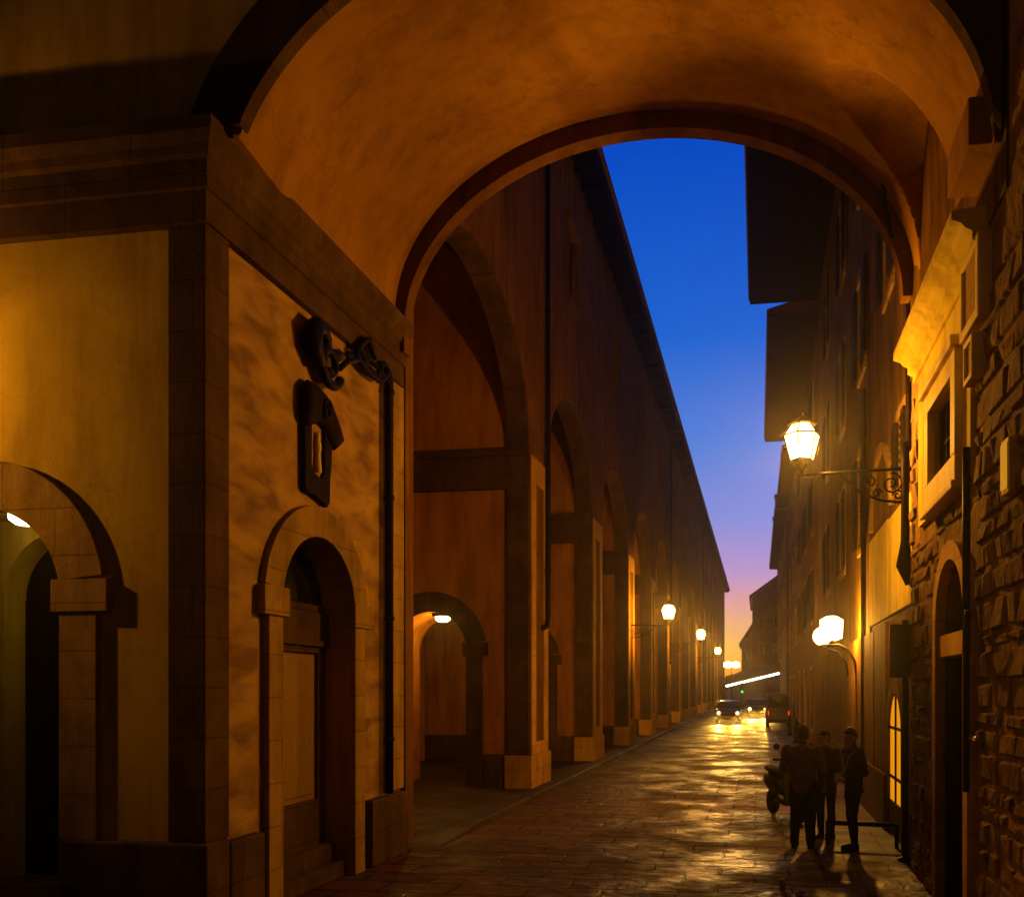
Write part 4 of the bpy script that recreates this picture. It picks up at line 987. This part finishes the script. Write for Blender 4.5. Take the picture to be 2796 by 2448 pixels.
# litter
t = thing('paper_cup', 'small pale paper cup left standing on the dark paving', 'litter', (.27, 9.9, 0))
m = MB(); m.lathe([(.028, 0), (.04, .11), (.042, .115), (.036, .11)], (.27, 9.9, .0), 14); m.build('cup', M['paper'], t, smooth=True)
m = MB(); rr = random.Random(5)
for k in range(14):
    a = Vector((.43+rr.uniform(-.05, .05), 9.66+rr.uniform(-.04, .04), .03+rr.uniform(-.015, .02)))
    pass
m.ball((.45, 9.62, .035), .06, 12, 8, (1.1, .9, .6)); m.v = [tuple(Vector(p)+Vector((noise.noise(Vector(p)*40), noise.noise(Vector(p)*40+Vector((7, 0, 0))), noise.noise(Vector(p)*40+Vector((0, 9, 0)))))*.02) for p in m.v]
tag(m.build('crumpled_paper', M['paper']), 'ball of crumpled paper lying right of the paper cup', 'litter')

# ------------------------------------------------------------------ sky
w = bpy.data.worlds.new("World"); sc.world = w; w.use_nodes = True
N = w.node_tree.nodes; Lk = w.node_tree.links; bg = N['Background']
tc = N.new('ShaderNodeTexCoord'); sp = N.new('ShaderNodeSeparateXYZ'); Lk.new(tc.outputs['Generated'], sp.inputs[0])
cr = N.new('ShaderNodeValToRGB'); Lk.new(sp.outputs['Z'], cr.inputs['Fac'])
def lin(r, g, b):
    return tuple(((c/255)/12.92 if c/255 < .04045 else ((c/255+.055)/1.055)**2.4) for c in (r, g, b)) + (1,)
stops = [(.0, (235, 120, 20)), (.02, (255, 165, 30)), (.045, (255, 195, 80)), (.075, (250, 185, 130)), (.105, (228, 165, 175)), (.135, (190, 155, 215)), (.19, (138, 148, 225)), (.27, (85, 132, 222)), (.38, (25, 100, 212)), (.54, (4, 74, 196)), (.66, (2, 45, 130)), (.85, (1, 16, 55))]
el = cr.color_ramp.elements; el[0].position = stops[0][0]; el[0].color = lin(*stops[0][1]); el[1].position = stops[-1][0]; el[1].color = lin(*stops[-1][1])
for p, c in stops[1:-1]: e = el.new(p); e.color = lin(*c)
c2 = N.new('ShaderNodeValToRGB'); Lk.new(sp.outputs['Z'], c2.inputs['Fac'])   # the side away from the sunset
c2.color_ramp.elements[0].color = lin(10, 14, 30); c2.color_ramp.elements[1].color = lin(2, 14, 48)
mr = N.new('ShaderNodeMapRange'); mr.inputs['From Min'].default_value = -.3; mr.inputs['From Max'].default_value = .7
Lk.new(sp.outputs['Y'], mr.inputs['Value'])
mx = N.new('ShaderNodeMix'); mx.data_type = 'RGBA'; Lk.new(mr.outputs[0], mx.inputs[0]); Lk.new(c2.outputs[0], mx.inputs[6]); Lk.new(cr.outputs[0], mx.inputs[7])
Lk.new(mx.outputs[2], bg.inputs['Color']); bg.inputs['Strength'].default_value = 1.0

# ------------------------------------------------------------------ thin scattering air added to imitate lens glow round the lamps
m = MB(); m.box(-62, -32, -1, 62, 240, 22); hz = m.build('glow_haze', M['iron']); hz['kind'] = 'stuff'
hm = bpy.data.materials.new('lamp_glow_haze'); hm.use_nodes = True; hn = hm.node_tree.nodes; hn.remove(hn['Principled BSDF'])
pv = hn.new('ShaderNodeVolumePrincipled'); pv.inputs['Density'].default_value = .0012; pv.inputs['Color'].default_value = (.92, .84, .7, 1); pv.inputs['Anisotropy'].default_value = .9
hm.node_tree.links.new(pv.outputs[0], hn['Material Output'].inputs['Volume']); hz.data.materials[0] = hm
# ------------------------------------------------------------------ camera, view
psi = math.atan(257/1700)
cam = bpy.data.cameras.new('camera'); co = bpy.data.objects.new('camera', cam); col.objects.link(co)
co.location = (0, 0, H); co.rotation_euler = (R(90), 0, psi)
cam.sensor_width = 36; cam.lens = 36*1700/2047; cam.clip_end = 3000; cam.clip_start = .05
cam.shift_x = (1023.5-1259)/2047; cam.shift_y = (1374-896)/2047
sc.camera = co
sc.view_settings.view_transform = 'Standard'; sc.view_settings.look = 'None'; sc.view_settings.exposure = 0; sc.view_settings.gamma = 1
sc.render.engine = 'CYCLES'
cy = sc.cycles
cy.use_denoising = True
try: cy.denoiser = 'OPENIMAGEDENOISE'
except Exception: pass
cy.max_bounces = 6; cy.diffuse_bounces = 4; cy.glossy_bounces = 3; cy.transparent_max_bounces = 12
cy.sample_clamp_indirect = 4; cy.caustics_reflective = False; cy.caustics_refractive = False
